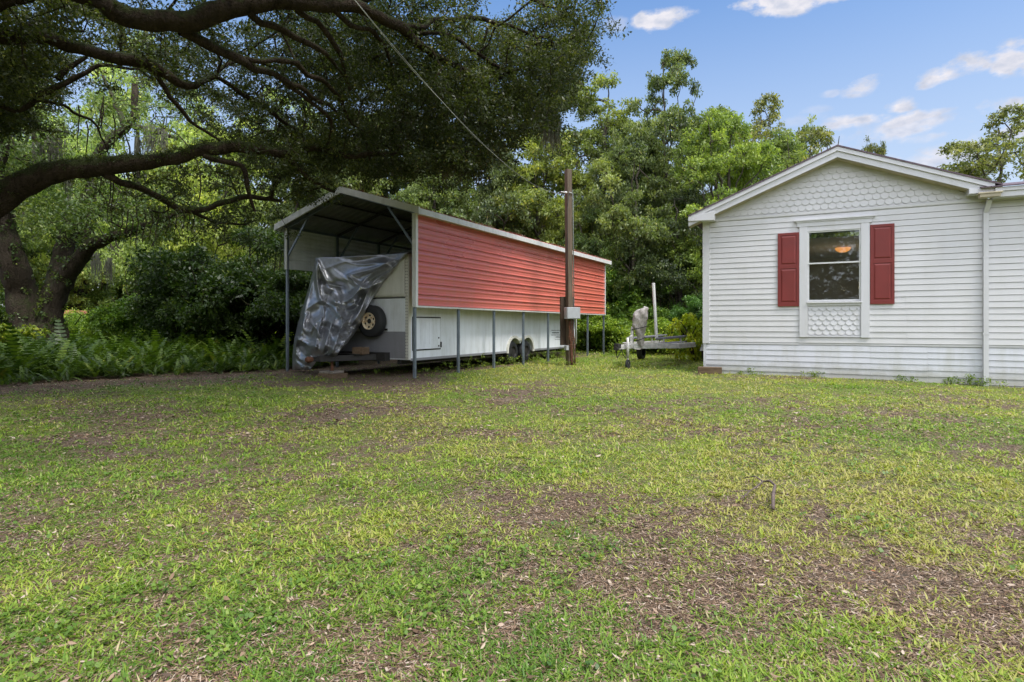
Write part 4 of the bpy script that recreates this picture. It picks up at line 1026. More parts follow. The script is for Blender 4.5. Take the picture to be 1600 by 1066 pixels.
# ------------------------------------------------------------------ boat trailer
def boat_trailer():
    P0 = at(966, 543, 15.6); P0.z = 0; ang = math.atan2(.84, .543)
    t = empty('boat_trailer', P0, ang); tag(t, 'empty galvanised boat trailer with a wrapped winch post behind the house', 'boat trailer')
    gm = simple('trailer_frame', (.58, .57, .55), .5, .2, .25, 8)
    m = MB(); m.bar((0, 0, .60), (1.1, 0, .60), .10, .12)
    for s in (1, -1): m.bar((1.0, s * .02, .60), (2.5, s * .85, .58), .09, .14); m.bar((2.5, s * .85, .58), (6.0, s * .85, .56), .09, .15)
    for x in (2.5, 4.0, 5.9): m.bar((x, -.85, .58), (x, .85, .58), .08, .08)
    m.build('frame', gm, t, bevel=.006)
    m = MB(); m.box((-.16, -.06, .58), (.06, .06, .70)); m.tube([(-.2, 0, .57), (-.1, 0, .57)], .06, 10); m.build('coupler', M['darksteel'], t, bevel=.005)
    m = MB(); rg = np.random.default_rng(4)
    for k in (-1, 1):
        m.tube([(.05, k * .06, .56), (.10, k * .1, .40), (.22, k * .12, .30), (.34, k * .1, .42), (.45, k * .05, .56)], .012, 6)
    m.build('safety_chain', M['darksteel'], t)
    jx, jy = .33, -.14
    m = MB(); m.tube([(jx, jy, .30), (jx, jy, .86)], .036, 10); m.tube([(jx, jy, .16), (jx, jy, .32)], .028, 10); m.tube([(jx, jy, .86), (jx + .05, jy - .12, .92)], .012, 6); j = m.build('jack', gm, t, smooth=True)
    m = MB(); m.tube([(jx, jy, .14), (jx, jy, .50)], .024, 8); m.build('jack_leg', M['rust'], j)
    wheel(j, (jx, jy, .135), (0, -1, 0), .14, .055, .07, M['darksteel'], name='jack_wheel', holes=4)
    for s in (1, -1): wheel(t, (4.7, s * 1.1, .28), (0, s, 0), .28, .17, .15, gm)
    for s in (1, -1):
        m = MB(); m.prism([(4.7 + .34 * math.cos(a), .30 + .34 * math.sin(a)) for a in np.linspace(.2, math.pi - .2, 9)] + [(4.7 + .32 * math.cos(a), .30 + .32 * math.sin(a)) for a in np.linspace(math.pi - .2, .2, 9)], s * .99, s * 1.21, 'y'); m.build('fender', gm, t)
    bk = simple('bunk_carpet', (.20, .20, .23), .95, 0, .3, 14, .4)
    for s in (1, -1):
        m = MB(); m.bar((1.9, s * .42, .80), (5.6, s * .52, .84), .10, .07); m.build('bunk', bk, t, bevel=.02)
        m = MB()
        for x in (2.3, 4.0, 5.4): m.bar((x, s * .48, .60), (x, s * .48, .79), .04, .04, up=(1, 0, 0))
        m.build('bunk_support', gm, t)
    m = MB(); m.box((2.2, -.72, .66), (3.9, -.35, .675)); m.build('deck_board', bk, t)
    m = MB(); m.bar((.95, 0, .64), (1.05, 0, 1.15), .07, .07, up=(1, 0, 0)); m.build('winch_post', gm, t)
    # guide pole
    a = at(1026, 530, 17.4); b = at(1021, 444, 17.4); Mi = (Matrix.Translation(P0) @ Matrix.Rotation(ang, 4, 'Z')).inverted()
    a = Mi @ a; b = Mi @ b
    m = MB(); m.tube([a, b], .045, 12); m.tube([b, b + Vector((0, 0, .03))], [.05, .045], 12); m.build('guide_pole', M['pvc'], t, smooth=True, auto=40)
    # draped grey cover over the winch: its own cloth
    c = at(1000.5, 538, 16.45)
    n = 28; mrows = 30; V = []; rg = np.random.default_rng(9)
    prof = [(0, .075, 0.02), (.10, .09, .01), (.22, .10, 0.0), (.35, .13, -.02), (.5, .18, -.03), (.68, .205, -.01), (.82, .20, .02), (.93, .17, .06), (.985, .12, .09), (1.0, .0, .10)]
    ts = np.linspace(0, 1, mrows); rr = np.interp(ts, [p[0] for p in prof], [p[1] for p in prof]); oo = np.interp(ts, [p[0] for p in prof], [p[2] for p in prof])
    for i, tt in enumerate(ts):
        for j in range(n):
            a_ = 2 * math.pi * j / n; f = 1 + .20 * math.sin(a_ * 3 + tt * 6) * (1 - tt * .5) + .13 * (1 - 2 * abs(math.sin(a_ * 3.5 - tt * 5))) + .10 * (1 - 2 * abs(math.sin(a_ * 2 + tt * 11))) + .02 * rg.normal()
            V.append((c.x + oo[i] + rr[i] * f * math.cos(a_), c.y + rr[i] * .8 * f * math.sin(a_), .62 + tt * 1.09 + (.03 * math.cos(a_) if tt > .8 else 0)))
    Fc = [(i * n + j, i * n + (j + 1) % n, (i + 1) * n + (j + 1) % n, (i + 1) * n + j) for i in range(mrows - 1) for j in range(n)]
    m = MB(); m.add(V, Fc); cm = simple('grey_cover', (.36, .33, .31), .55, 0, .35, 9, .5, 25)
    ob = m.build('winch_cover', cm, None, smooth=True)
    for zz, r_, dx in ((.80, .112, 0), (1.12, .19, -.03)):
        s_ = MB(); s_.tube([(c.x + dx + r_ * 1.12 * math.cos(q), c.y + r_ * .95 * math.sin(q), zz + .05 * math.cos(q)) for q in np.linspace(0, 2 * math.pi, 25)], .011, 6, cap=False); s_.build('strap', M['rubber'], ob); tag(ob, 'crumpled grey cloth cover wrapped round the winch post of the boat trailer', 'cover')
boat_trailer()

# ------------------------------------------------------------------ sheds glimpsed at the left
def shed(name, label, x, y, w, d, h, rz, wm, rm, rise=.5):
    t = empty(name, (x, y, 0), rz); tag(t, label, 'shed')
    m = MB(); m.box((-w / 2, -d / 2, -.1), (w / 2, d / 2, h)); m.prism([(-w / 2, h), (w / 2, h), (0, h + rise)], -d / 2, d / 2, 'y'); m.build('wall', wm, t)
    m = MB()
    for s in (-1, 1): m.prism([(s * (w / 2 + .2), h - .02), (s * (w / 2 + .2), h + .05), (0, h + rise + .1), (0, h + rise + .03)], -d / 2 - .2, d / 2 + .2, 'y')
    m.build('roof', rm, t)
    m = MB(); m.box((-.45, -d / 2 - .03, 0), (.45, -d / 2 - .003, 1.95)); m.build('door', wm, t, bevel=.01)
shed('garden_shed', 'dark green shed with a grey roof behind the ferns', -21.0, 22.6, 2.6, 2.6, 1.75, .2, simple('shed_green', (.05, .07, .06), .6), simple('shed_grey', (.42, .43, .46), .5), .25)
shed('white_outbuilding', 'low white outbuilding with a rusty red roof behind the oak trunk', -26.4, 35.0, 3.2, 4, 1.3, .1, simple('outbuilding_white', (.65, .65, .66), .6), simple('rusty_roof', (.42, .17, .10), .8, 0, .4, 5), .7)

# fallen branch on the lawn
def stick():
    g = lambda u, v: Vector(((u - U0) / F * (HC * F / (v - V0)), HC * F / (v - V0), 0))
    def Z(p, h): p = p.copy(); p.z = float(gh(p.x, p.y)) + h + .018; return p
    m = MB()
    m.tube([Z(g(1208, 800), .02), Z(g(1208, 786), .045), Z(g(1211, 774), .06), Z(g(1203, 767), .06), Z(g(1192, 766), .05)], [.011, .012, .009, .008, .006], 8)
    m.tube([Z(g(1192, 766), .05), Z(g(1180, 774), .04), Z(g(1172, 777), .035), Z(g(1140, 776), .025)], [.006, .005, .004, .002], 6)
    m.tube([Z(g(1172, 777), .035), Z(g(1160, 785), .02)], [.005, .003], 6); m.tube([Z(g(1192, 766), .05), Z(g(1180, 760), .06), Z(g(1160, 757), .03)], [.006, .005, .003], 6)
    tag(m.build('fallen_branch', simple('branch_bark', (.11, .08, .07), .9, 0, .4, 40, .5), smooth=True), 'small crooked fallen branch lying on the lawn', 'branch')
stick()
# ------------------------------------------------------------------ vegetation
def bark_mat(name, a, b, moss=.0):
    n = NT(name); f = n.noise(9, 6, .7, stretch=(1, 1, .35), dist=.5); c = n.ramp(f, [(.3, a), (.7, b)])
    if moss:
        up = n.n('ShaderNodeSeparateXYZ', {0: n.n('ShaderNodeNewGeometry').outputs['Normal']}).outputs[2]
        k = n.math('MULTIPLY', n.ramp(n.math('ADD', n.math('MULTIPLY', up, .35), n.noise(5, 5, .7)), [(.52, (0, 0, 0)), (.72, (1, 1, 1))]), moss); c = n.mix(k, c, (.045, .065, .018))
    return n.done(n.bsdf(c, .92, 0, n.bump(n.math('ADD', f, n.math('MULTIPLY', n.noise(30, 4), .5)), 1.0, .12), .15))
M['bark'] = bark_mat('oak_bark', (.020, .014, .010), (.072, .053, .039), .75)
M['barkgrey'] = bark_mat('pale_bark', (.05, .042, .034), (.14, .12, .10), .35)
M['barkmid'] = bark_mat('brown_bark', (.028, .021, .015), (.085, .066, .048), .6)
def leafc(name, stops, trans, rough=.42, spec=.4):
    n = NT(name); a = n.n('ShaderNodeAttribute', attribute_name='tone').outputs['Fac']; oc = n.n('ShaderNodeObjectInfo').outputs['Color']
    c = n.mix(1.0, n.ramp(a, stops), oc, 'MULTIPLY')
    p = n.bsdf(c, rough, 0, None, spec)
    tb = n.n('ShaderNodeBsdfTranslucent', {0: n.mix(1.0, c, (1.35, 1.45, .55), 'MULTIPLY')}).outputs[0]
    return n.done(n.n('ShaderNodeMixShader', {0: trans, 1: p, 2: tb}).outputs[0])
M['oakleaf'] = leafc('oak_leaf', [(0, (.020, .029, .010)), (.5, (.046, .061, .018)), (.85, (.105, .125, .034)), (1, (.20, .18, .05))], .42)
M['treeleaf'] = leafc('tree_leaf', [(0, (.048, .068, .034)), (.35, (.115, .150, .062)), (.7, (.225, .265, .095)), (.93, (.36, .385, .12)), (1, (.46, .42, .12))], .42)
M['shrubleaf'] = leafc('shrub_leaf', [(0, (.030, .056, .016)), (.5, (.07, .115, .028)), (.85, (.15, .20, .042)), (1, (.25, .28, .06))], .35)
M['fern'] = leafc('fern_leaf', [(0, (.022, .046, .009)), (.5, (.055, .098, .014)), (.85, (.115, .17, .022)), (1, (.20, .19, .04))], .3)

def resample(pts, rad, step):
    P = [np.array(p, float) for p in pts]; out = [P[0]]; ro = [rad[0]]
    # Catmull-Rom through the points
    n = len(P)
    for i in range(n - 1):
        p0 = P[max(i - 1, 0)]; p1 = P[i]; p2 = P[i + 1]; p3 = P[min(i + 2, n - 1)]; k = max(1, int(round(np.linalg.norm(p2 - p1) / step)))
        for j in range(1, k + 1):
            t = j / k; out.append(.5 * ((2 * p1) + (-p0 + p2) * t + (2 * p0 - 5 * p1 + 4 * p2 - p3) * t * t + (-p0 + 3 * p1 - 3 * p2 + p3) * t ** 3)); ro.append(rad[i] * (1 - t) + rad[i + 1] * t)
    return np.array(out), np.array(ro)

class Skel:
    def __init__(s, cap=60000):
        s.P = np.zeros((cap, 3)); s.par = np.full(cap, -1); s.r = np.zeros(cap); s.pd = np.zeros(cap); s.lv = np.zeros(cap, int); s.n = 0
        s.tube = []
    def node(s, p, par, r, lv):
        i = s.n; s.P[i] = p; s.par[i] = par; s.r[i] = r; s.lv[i] = lv
        s.pd[i] = 0 if par < 0 else s.pd[par] + np.linalg.norm(s.P[i] - s.P[par]); s.n += 1; return i
    def limb(s, pts, rad, step=.3, wob=.0, rg=None):
        P, r = resample(pts, rad, step)
        if wob and rg is not None: 
            w = np.stack([(vnoise(P, 1.1 / max(step, .3), int(rg.integers(999))) - .5) + .35 * (vnoise(P, 4.5, int(rg.integers(999))) - .5) for _ in range(3)], 1) * wob; w *= np.minimum(1, np.arange(len(P)) / 2)[:, None] * np.clip(.10 / (r + .01), .12, 1)[:, None]; P = P + w
        if s.n and s.P[:s.n].shape[0]:
            d = np.linalg.norm(s.P[:s.n] - P[0], axis=1); par = int(np.argmin(d)) if d.min() < 2.0 else -1
        else: par = -1
        for i in range(len(P)): par = s.node(P[i], par, r[i], 0)
        s.tube.append((P, r)); return s
    def attach(s, C, step, rg, pen=.12, curl=.25):
        """connect every twig centre to the nearest branch, nearest ones first"""
        C = np.asarray(C); d0 = np.min([np.linalg.norm(C - q, axis=1) for q in s.P[:s.n:4]], axis=0); C = C[np.argsort(d0)]; tips = []
        for c in C:
            v = s.P[:s.n] - c; d = np.sqrt((v * v).sum(1)); i = int(np.argmin(d * (1 + .12 * s.lv[:s.n]) + pen * s.pd[:s.n] * .2))
            L = d[i]; k = max(1, int(L / step)); a = s.P[i].copy(); lv = s.lv[i] + (1 if s.lv[i] < 5 else 0)
            pa = s.par[i]; t0 = a - s.P[pa] if pa >= 0 else c - a; t0 = t0 / (np.linalg.norm(t0) + 1e-6)
            m = (a + c) / 2 + t0 * L * .22 + rg.normal(0, 1, 3) * L * curl * .35; par = i
            for j in range(1, k + 1):
                t = j / k; p = (1 - t) ** 2 * a + 2 * t * (1 - t) * m + t * t * c; par = s.node(p, par, 0, lv)
            tips.append(par)
        cnt = np.zeros(s.n); cnt[tips] = 1
        for i in range(s.n - 1, 0, -1):
            if s.par[i] >= 0: cnt[s.par[i]] += cnt[i]
        s.cnt = cnt; return C
    def mesh(s, name, r0, pw=.42, k=5, kl=12, rmax=9, seedrough=.0):
        VV = []; FF = []; base = 0
        idx = np.nonzero((s.lv[:s.n] > 0) & (s.par[:s.n] >= 0))[0]
        if len(idx):
            rr = np.minimum(r0 * np.maximum(s.cnt, 1) ** pw, rmax); A = s.P[s.par[idx]]; B = s.P[idx]; rb = rr[idx]; ra = np.where(s.lv[s.par[idx]] > 0, rr[s.par[idx]], rb * 1.15)
            ra = np.minimum(ra, rb * 1.5)
            D = unit(B - A); ref = np.where(np.abs(D[:, 2:3]) < .9, [[0, 0, 1.]], [[1., 0, 0]]); U = unit(np.cross(D, ref)); W = np.cross(D, U)
            an = np.arange(k) * 2 * np.pi / k; c, sn = np.cos(an), np.sin(an)
            ring = U[:, None, :] * c[None, :, None] + W[:, None, :] * sn[None, :, None]
            V = np.concatenate([A[:, None] - D[:, None] * rb[:, None, None] * .3 + ring * ra[:, None, None], B[:, None] + ring * rb[:, None, None]], 1)
            b = (np.arange(len(idx)) * 2 * k)[:, None]; j = np.arange(k); q = np.stack([j, (j + 1) % k, (j + 1) % k + k, j + k], 1)
            VV.append(V.reshape(-1, 3)); FF.append((b[:, :, None] + q[None]).reshape(-1, 4)); base = len(VV[0])
        for P, r in s.tube:
            n = len(P); T = np.gradient(P, axis=0) if n > 1 else P; T = unit(T); pr = None; R_ = []
            for i in range(n):
                if pr is None: ref = np.array([0, 0, 1.]) if abs(T[i, 2]) < .9 else np.array([1., 0, 0]); u = np.cross(T[i], ref)
                else: u = pr - T[i] * np.dot(pr, T[i])
                u /= np.linalg.norm(u) + 1e-9; pr = u; w = np.cross(T[i], u); a = np.arange(kl) * 2 * np.pi / kl
                R_.append(u[None] * np.cos(a)[:, None] + w[None] * np.sin(a)[:, None])
            R_ = np.array(R_); V = P[:, None] + R_ * r[:, None, None]
            f = 1 + (vnoise(V.reshape(-1, 3), 2.2, 3) - .5) * np.clip(.36 * .15 / (np.repeat(r, kl) + .02), .10, .36) + (vnoise(V.reshape(-1, 3), 7, 4) - .5) * np.clip(.26 * .2 / (np.repeat(r, kl) + .02), .08, .26) + (vnoise(V.reshape(-1, 3), 16, 6) - .5) * .14; V = P[:, None] + R_ * (r[:, None] * f.reshape(n, kl))[..., None]
            i = np.arange(n - 1)[:, None] * kl; j = np.arange(kl)[None]; q = np.stack([i + j, i + (j + 1) % kl, i + kl + (j + 1) % kl, i + kl + j], -1).reshape(-1, 4)
            VV.append(V.reshape(-1, 3)); FF.append(q + base); base += n * kl
        return np_mesh(name, np.concatenate(VV), np.concatenate(FF), 4, True)

def leaf_cloud(name, C, R_, per, size, rg, tone=.5, tvar=.14, cvar=.2, flat=.75, aspect=.42, out=None, droop=.25):
    """many small folded leaves round the twig centres C"""
    n = len(C); k = per; N = n * k
    R_ = np.broadcast_to(np.asarray(R_, float), (n,)); off = rg.normal(0, 1, (N, 3)); off = unit(off) * (rg.random((N, 1)) ** .55)
    off[:, 2] *= flat; P = np.repeat(C, k, 0) + off * np.repeat(R_, k)[:, None]
    L = size * rg.uniform(.6, 1.3, N); W = L * aspect * rg.uniform(.8, 1.2, N)
    d = unit(off + rg.normal(0, .7, (N, 3)) + np.array([0, 0, -droop])); nr = unit(rg.normal(0, .75, (N, 3)) + np.array([0, 0, .75])); s_ = unit(np.cross(d, nr)); nr = np.cross(s_, d)
    V = np.zeros((N, 4, 3)); V[:, 0] = P - d * (L * .5)[:, None]; V[:, 2] = P + d * (L * .5)[:, None] - nr * (L * .10)[:, None]
    V[:, 1] = P + s_ * (W * .5)[:, None] + nr * (W * .14)[:, None]; V[:, 3] = P - s_ * (W * .5)[:, None] + nr * (W * .14)[:, None]
    t = np.repeat(tone + rg.normal(0, cvar, n) * 0 + (fbm(C, .45, 3, int(rg.integers(900))) - .5) * cvar * 3.2 + rg.normal(0, cvar * .35, n), k) + rg.normal(0, tvar, N)
    t = np.where(rg.random(N) < .012, 1.0, np.clip(t, 0, .93))
    return np_mesh(name, V.reshape(-1, 3), np.arange(N * 4).reshape(-1, 4), 4, False, np.repeat(t, 4))

# --- the great oak whose limbs reach in from the left -------------------------------------------
def near_oak():
    rg = np.random.default_rng(42)
    t = empty('live_oak', (0, 0, 0)); tag(t, 'huge spreading live oak whose dark limbs and canopy overhang the lawn and carport', 'oak tree')
    S = Skel(140000)
    px = lambda pts: [np.array(at(u, v, Y)) for (u, v, Y) in pts]
    def L(pts, rpx, step=.14, pre=(), prer=()):
        P = list(pre) + px(pts); r = list(prer) + [a / F * q[2] for a, q in zip(rpx, pts)]; S.limb(P, [x * .94 for x in r], step, .10, rg)
    B = np.array([-11.6, 8.6, 0]); T1 = np.array([-11.4, 8.7, 1.7])
    S.limb([B - [0, 0, .3], B + [0, 0, .5], T1, np.array([-11.2, 8.6, 2.6]), np.array([-10.9, 8.3, 3.9]), np.array([-10.6, 8.0, 6.5]), np.array([-10.4, 7.0, 9.5])], [.95, .75, .66, .6, .48, .36, .15])
    L([(-60, 340, 9.4), (0, 314, 9.5), (40, 287, 9.5), (85, 269, 9.6), (131, 262, 9.7), (200, 255, 9.9), (260, 249, 10), (312, 236, 10.1), (359, 228, 10.3), (406, 233, 10.5), (453, 236, 10.7), (500, 229, 10.9), (547, 247, 11.2), (576, 242, 11.4), (632, 240, 11.8), (680, 232, 12.2)],
      [22, 20, 19, 17, 15.5, 13, 12, 11, 10, 9, 8, 6.5, 6, 5, 4, 2.5], pre=[T1 + [.1, 0, .1]], prer=[.3])
    L([(447, 240, 10.6), (469, 266, 10.9), (495, 288, 11.3), (522, 297, 12)], [5.5, 5, 4, 2.5])
    L([(318, 243, 10.1), (350, 251, 10.2), (375, 257, 10.3), (386, 280, 10.4), (389, 306, 10.5), (396, 330, 10.7)], [5, 5, 4.5, 4, 3.2, 2])
    L([(162, 272, 9.8), (190, 284, 10), (219, 294, 10.3), (250, 311, 10.7), (287, 328, 11), (319, 325, 11.3), (360, 315, 11.7), (395, 309, 12), (440, 312, 12.4)], [6, 6, 6, 5.5, 5, 5, 4.5, 4, 2.5])
    L([(287, 327, 11), (320, 338, 11.5), (365, 352, 12), (400, 345, 12.4)], [3, 2.5, 2, 1.2])
    L([(-70, 50, 8.4), (0, 56, 8.5), (40, 58, 8.5), (78, 60, 8.6), (125, 74, 8.7), (175, 90, 8.9), (225, 99, 9.1), (250, 112, 9.3), (281, 127, 9.5), (306, 133, 9.7), (322, 124, 9.9), (337, 119, 10), (369, 143, 10.4), (406, 162, 10.8), (437, 185, 11.2), (462, 205, 11.5)],
      [15, 13, 12.5, 12, 11, 10.5, 10, 8, 6.5, 5.5, 5, 4.5, 4.5, 4, 3, 2], pre=[np.array([-11.0, 8.4, 3.6])], prer=[.3])
    L([(240, 107, 9.2), (259, 137, 9.4), (281, 169, 9.6), (306, 194, 9.9), (337, 214, 10.2), (350, 232, 10.4)], [4, 3.6, 3.2, 2.6, 2, 1])
    L([(337, 119, 10), (350, 106, 10.3), (375, 95, 10.7), (412, 100, 11.2)], [3.5, 3, 2.5, 1.5])
    L([(-30, -10, 7.4), (60, -22, 7.45), (140, -8, 7.5), (162, 6, 7.5), (200, 27, 7.6), (237, 35, 7.7), (281, 34, 7.8), (328, 24, 7.9), (375, 12, 8.0), (412, 4, 8.1), (460, 3, 8.3), (505, 5, 8.5), (554, 4, 8.8), (596, 28, 9.1), (628, 42, 9.4), (645, 62, 9.6), (667, 78, 9.9), (700, 94, 10.3), (730, 112, 10.7), (760, 140, 11.1), (775, 175, 11.4)],
      [19, 19, 18, 17, 17, 17, 16.5, 16, 15, 14, 13, 12, 11, 9.5, 8.5, 7.5, 6.5, 5.5, 4.5, 3, 1.5], pre=[np.array([-10.7, 8.1, 5.2])], prer=[.34])
    L([(-40, 18, 7.9), (0, 12, 7.9), (25, 2, 7.9), (60, -14, 7.9)], [11, 10.5, 10, 8])
    L([(281, 48, 7.9), (312, 60, 8.1), (350, 78, 8.3), (384, 97, 8.6), (412, 112, 8.9), (440, 124, 9.2), (466, 138, 9.5), (500, 157, 9.9), (530, 175, 10.4)], [9, 8.5, 8, 7, 6, 5, 4.5, 3.5, 1.5])
    L([(360, 85, 8.4), (400, 92, 8.7), (440, 94, 9), (466, 101, 9.3), (479, 117, 9.5), (511, 130, 9.8), (531, 156, 10.2), (545, 190, 10.6)], [4.5, 4.5, 4.5, 4.5, 4, 3.5, 3, 1.5])
    L([(440, 124, 9.2), (459, 143, 9.5), (480, 155, 9.7), (498, 166, 9.9), (515, 188, 10.2), (518, 205, 10.4), (511, 224, 10.7)], [3.8, 3.5, 3.4, 3.2, 3, 2.5, 2.5])
    L([(387, 16, 8), (412, 35, 8.3), (453, 53, 8.6), (500, 74, 9), (524, 100, 9.4), (540, 130, 9.8)], [6.5, 6, 5.5, 4.5, 3, 1.5])
    L([(460, 8, 8.3), (480, 25, 8.6), (505, 42, 8.8), (524, 71, 9.1), (537, 107, 9.5), (548, 140, 9.9)], [5.5, 5, 4.5, 4.5, 3.5, 2])
    L([(515, 8, 8.5), (547, 36, 8.9), (583, 49, 9.2), (600, 75, 9.6), (615, 110, 10)], [5, 4.5, 4, 3, 1.5])
    L([(628, 42, 9.4), (660, 40, 9.8), (687, 32, 10.2), (732, 29, 10.7), (790, 40, 11.3), (840, 60, 11.8)], [5, 5, 4.5, 4, 3, 1.5])
    L([(650, 52, 9.7), (687, 55, 10.1), (719, 62, 10.5), (752, 91, 11), (790, 110, 11.4), (835, 150, 11.9)], [4, 4, 4, 3.4, 2.6, 1.2])
    L([(555, 4, 8.8), (620, -30, 9.4), (700, -40, 10), (790, -20, 10.8), (860, 10, 11.4), (905, 30, 11.9)], [6, 5.5, 5, 4, 2.5, 1.2])
    L([(-50, 150, 8.8), (0, 165, 8.9), (20, 171, 9), (47, 162, 9.1), (62, 150, 9.1), (94, 134, 9.2), (110, 122, 9.3), (131, 114, 9.3), (156, 106, 9.4), (190, 106, 9.6), (219, 109, 9.8)], [5, 4.5, 4.5, 4.5, 4.5, 4.5, 4, 3.6, 3, 2.2, 1.5], pre=[np.array([-10.9, 8.3, 3.9])], prer=[.16])
    L([(90, 124, 9.2), (109, 103, 9.3), (134, 88, 9.4)], [4.5, 3.8, 3])
    L([(55, 157, 9.1), (75, 160, 9.3), (94, 166, 9.5), (128, 181, 9.9), (150, 200, 10.2), (165, 225, 10.4)], [3, 2.8, 2.5, 2.2, 1.6, .8])
    L([(0, 178, 9.6), (20, 188, 9.8), (45, 198, 10), (90, 204, 10.5)], [3.5, 3, 2.4, 1.4], pre=[np.array([-10.9, 8.3, 3.3])], prer=[.12])
    L([(20, 60, 8.5), (50, 37, 8.6), (80, 36, 8.8), (130, 50, 9)], [5, 4.5, 4, 2])
    # limbs over and behind the camera carry the same canopy on
    for e, r in ((np.array([-6, 1, 8.5]), .3), (np.array([-2, 5, 9.0]), .2), (np.array([-14, 2, 8]), .3), (np.array([-17, 12, 8]), .3), (np.array([-9, 15, 9]), .3), (np.array([-4, 12.5, 8.6]), .2)):
        a = np.array([-10.6, 8.0, 6.0]); S.limb([a, a * .6 + e * .4 + [0, 0, .5], a * .25 + e * .75, e], [r, r * .7, r * .4, .04], .4, .2, rg)
    # twig centres: sampled in the volume of the canopy
    C = []
    n = 60000
    X = rg.uniform(-15, 3.0, n); Y = rg.uniform(3.5, 15.5, n); Zr = rg.uniform(2.6, 9.5, n)
    P = np.stack([X, Y, Zr], 1)
    u = U0 + F * X / Y; v = V0 - F * (Zr - HC) / Y
    low = np.interp(u, [-400, 0, 60, 120, 230, 330, 420, 470, 520, 580, 640, 700, 740, 790, 830, 860, 885, 905, 925, 945], [330, 215, 180, 130, 125, 215, 262, 292, 268, 262, 272, 275, 268, 225, 205, 195, 150, 110, 60, 20])
    nz_ = fbm(P, .55, 3, 61); nf = vnoise(P, 1.6, 62)
    dens = .22 + 1.0 * sstep(.40, .56, nz_); dens = dens * (.45 + .8 * sstep(.35, .6, vnoise(P, 1.3, 64)))
    dens = dens * sstep(low + 14, low - 22, v + (nf - .5) * 46)
    # thinner over the upper left where the limbs show against the sky
    thin = sstep(520, 380, u) * sstep(-60, 10, v); dens *= 1 - .30 * thin; dens *= np.where((u < 600) & (v > -40) & (Y < 7.6 + .0028 * np.clip(u, 0, 600) + .006 * np.clip(v, 0, 250)), .14, 1); thin = np.exp(-(((u - 150) / 120) ** 2 + ((v - 135) / 70) ** 2)); dens *= 1 - .5 * thin
    thin = np.exp(-(((u - 330) / 80) ** 2 + ((v - 130) / 50) ** 2)); dens *= 1 - .6 * thin
    dens *= sstep(930 + 22, 905, u + (nf - .5) * 70 + np.maximum(0, v - 40) * .12)
    zmax = 6.1 + .12 * Y + (nz_ - .5) * 2; dens *= sstep(zmax + .5, zmax - .5, Zr)
    dens *= .35 + .65 * sstep(4.5, 8, Y)
    # nothing inside the carport or poking through its roof
    cx, cyy = carloc(X, Y); dens *= 1 - ((cx > -.5) & (cyy > -.8) & (cyy < 5.2) & (Zr < 5.25))
    dens *= np.where((v > -260), 1, .35)
    dens *= np.where((u > -80) & (v > -60) & (Y < 8.6 + .0012 * np.clip(u, 0, 900)), .0, 1); keep = rg.random(n) < dens * .80
    C = P[keep]
    # extra sprays under the low limb and hanging skirts
    for (uu, vv, YY, su, sv, sy, k) in ((420, 262, 11.5, 60, 22, .6, 60), (250, 300, 10.6, 70, 18, .4, 26), (330, 345, 12, 60, 18, .5, 34), (470, 300, 12.2, 30, 14, .4, 24), (690, 262, 12.3, 60, 18, .5, 70), (600, 262, 12.0, 45, 14, .5, 50), (800, 190, 12, 45, 25, .6, 60), (890, 90, 12, 22, 45, .5, 60), (560, 215, 11.3, 60, 30, .7, 70), (30, 110, 9, 45, 30, .5, 40), (60, 30, 8.4, 60, 22, .5, 40), (20, 200, 9.8, 40, 12, .4, 16)):
        q = rg.normal(0, 1, (k, 3)); pts = [at(uu + a * su, vv + b * sv, YY + c * sy) for a, b, c in q]; C = np.concatenate([C, np.array(pts)])
    cx, cyy = carloc(C[:, 0], C[:, 1]); C = C[~((cx > -.5) & (cyy > -.8) & (cyy < 5.2) & (C[:, 2] < 5.2))]
    C = S.attach(C, .22, rg, .12, .45)
    bm_ = S.mesh('trunk', .0048, .46, 5, 18, .09)
    link_mesh('trunk', bm_, M['bark'], t)
    link_mesh('crown', leaf_cloud('crown', C, .27, 78, .068, rg, .5, .14, .30, .55, .42), M['oakleaf'], t)
    # ferny growth and ivy along the tops of the big limbs
    E = []
    for P, r in S.tube[1:3] + S.tube[5:6]:
        for p, q in zip(P, r):
            if q > .07:
                for _ in range(8): a_ = rg.normal(0, 1.0); E.append(p + np.array([rg.normal(0, .1), q * math.sin(a_) * rg.uniform(.8, 1.1), q * math.cos(a_) * rg.uniform(.85, 1.15)]))
    E = np.array(E)
    link_mesh('resurrection_fern', leaf_cloud('resurrection_fern', E, .09, 30, .038, rg, .5, .15, .25, .6, .35), M['oakleaf'], t)
    # moss and aerial strands
    for q in [(855, 170, 12.2, 9, 60, 26), (868, 185, 12.4, 6, 50, 12), (838, 175, 12, 8, 35, 14), (700, 262, 12.4, 10, 20, 8)]: strands(t, 'hanging_moss', [q], rg)
    m = MB()
    for (uu, v0, v1, YY) in [(158, 160, 215, 10), (155, 170, 210, 10.1), (160, 150, 205, 10.2), (135, 190, 255, 10), (178, 180, 245, 10), (122, 165, 232, 10), (190, 335, 372, 11), (197, 330, 380, 11.1), (205, 335, 385, 11.1), (214, 322, 392, 11.2), (225, 328, 380, 11.2), (236, 330, 375, 11.3), (245, 330, 383, 11.3), (262, 330, 372, 11.4), (275, 332, 370, 11.4), (285, 330, 366, 11.4), (295, 332, 362, 11.5), (302, 330, 366, 11.5), (171, 250, 350, 9.9), (176, 255, 345, 9.9)]:
        p = [at(uu + rg.normal(0, 1.2) + 2 * math.sin(i), v0 + (v1 - v0) * i / 5, YY) for i in range(6)]; m = MB(); m.tube(p, [.012, .011, .010, .009, .007, .004], 5); m.build('hanging_root', M['barkmid'], t, smooth=True)

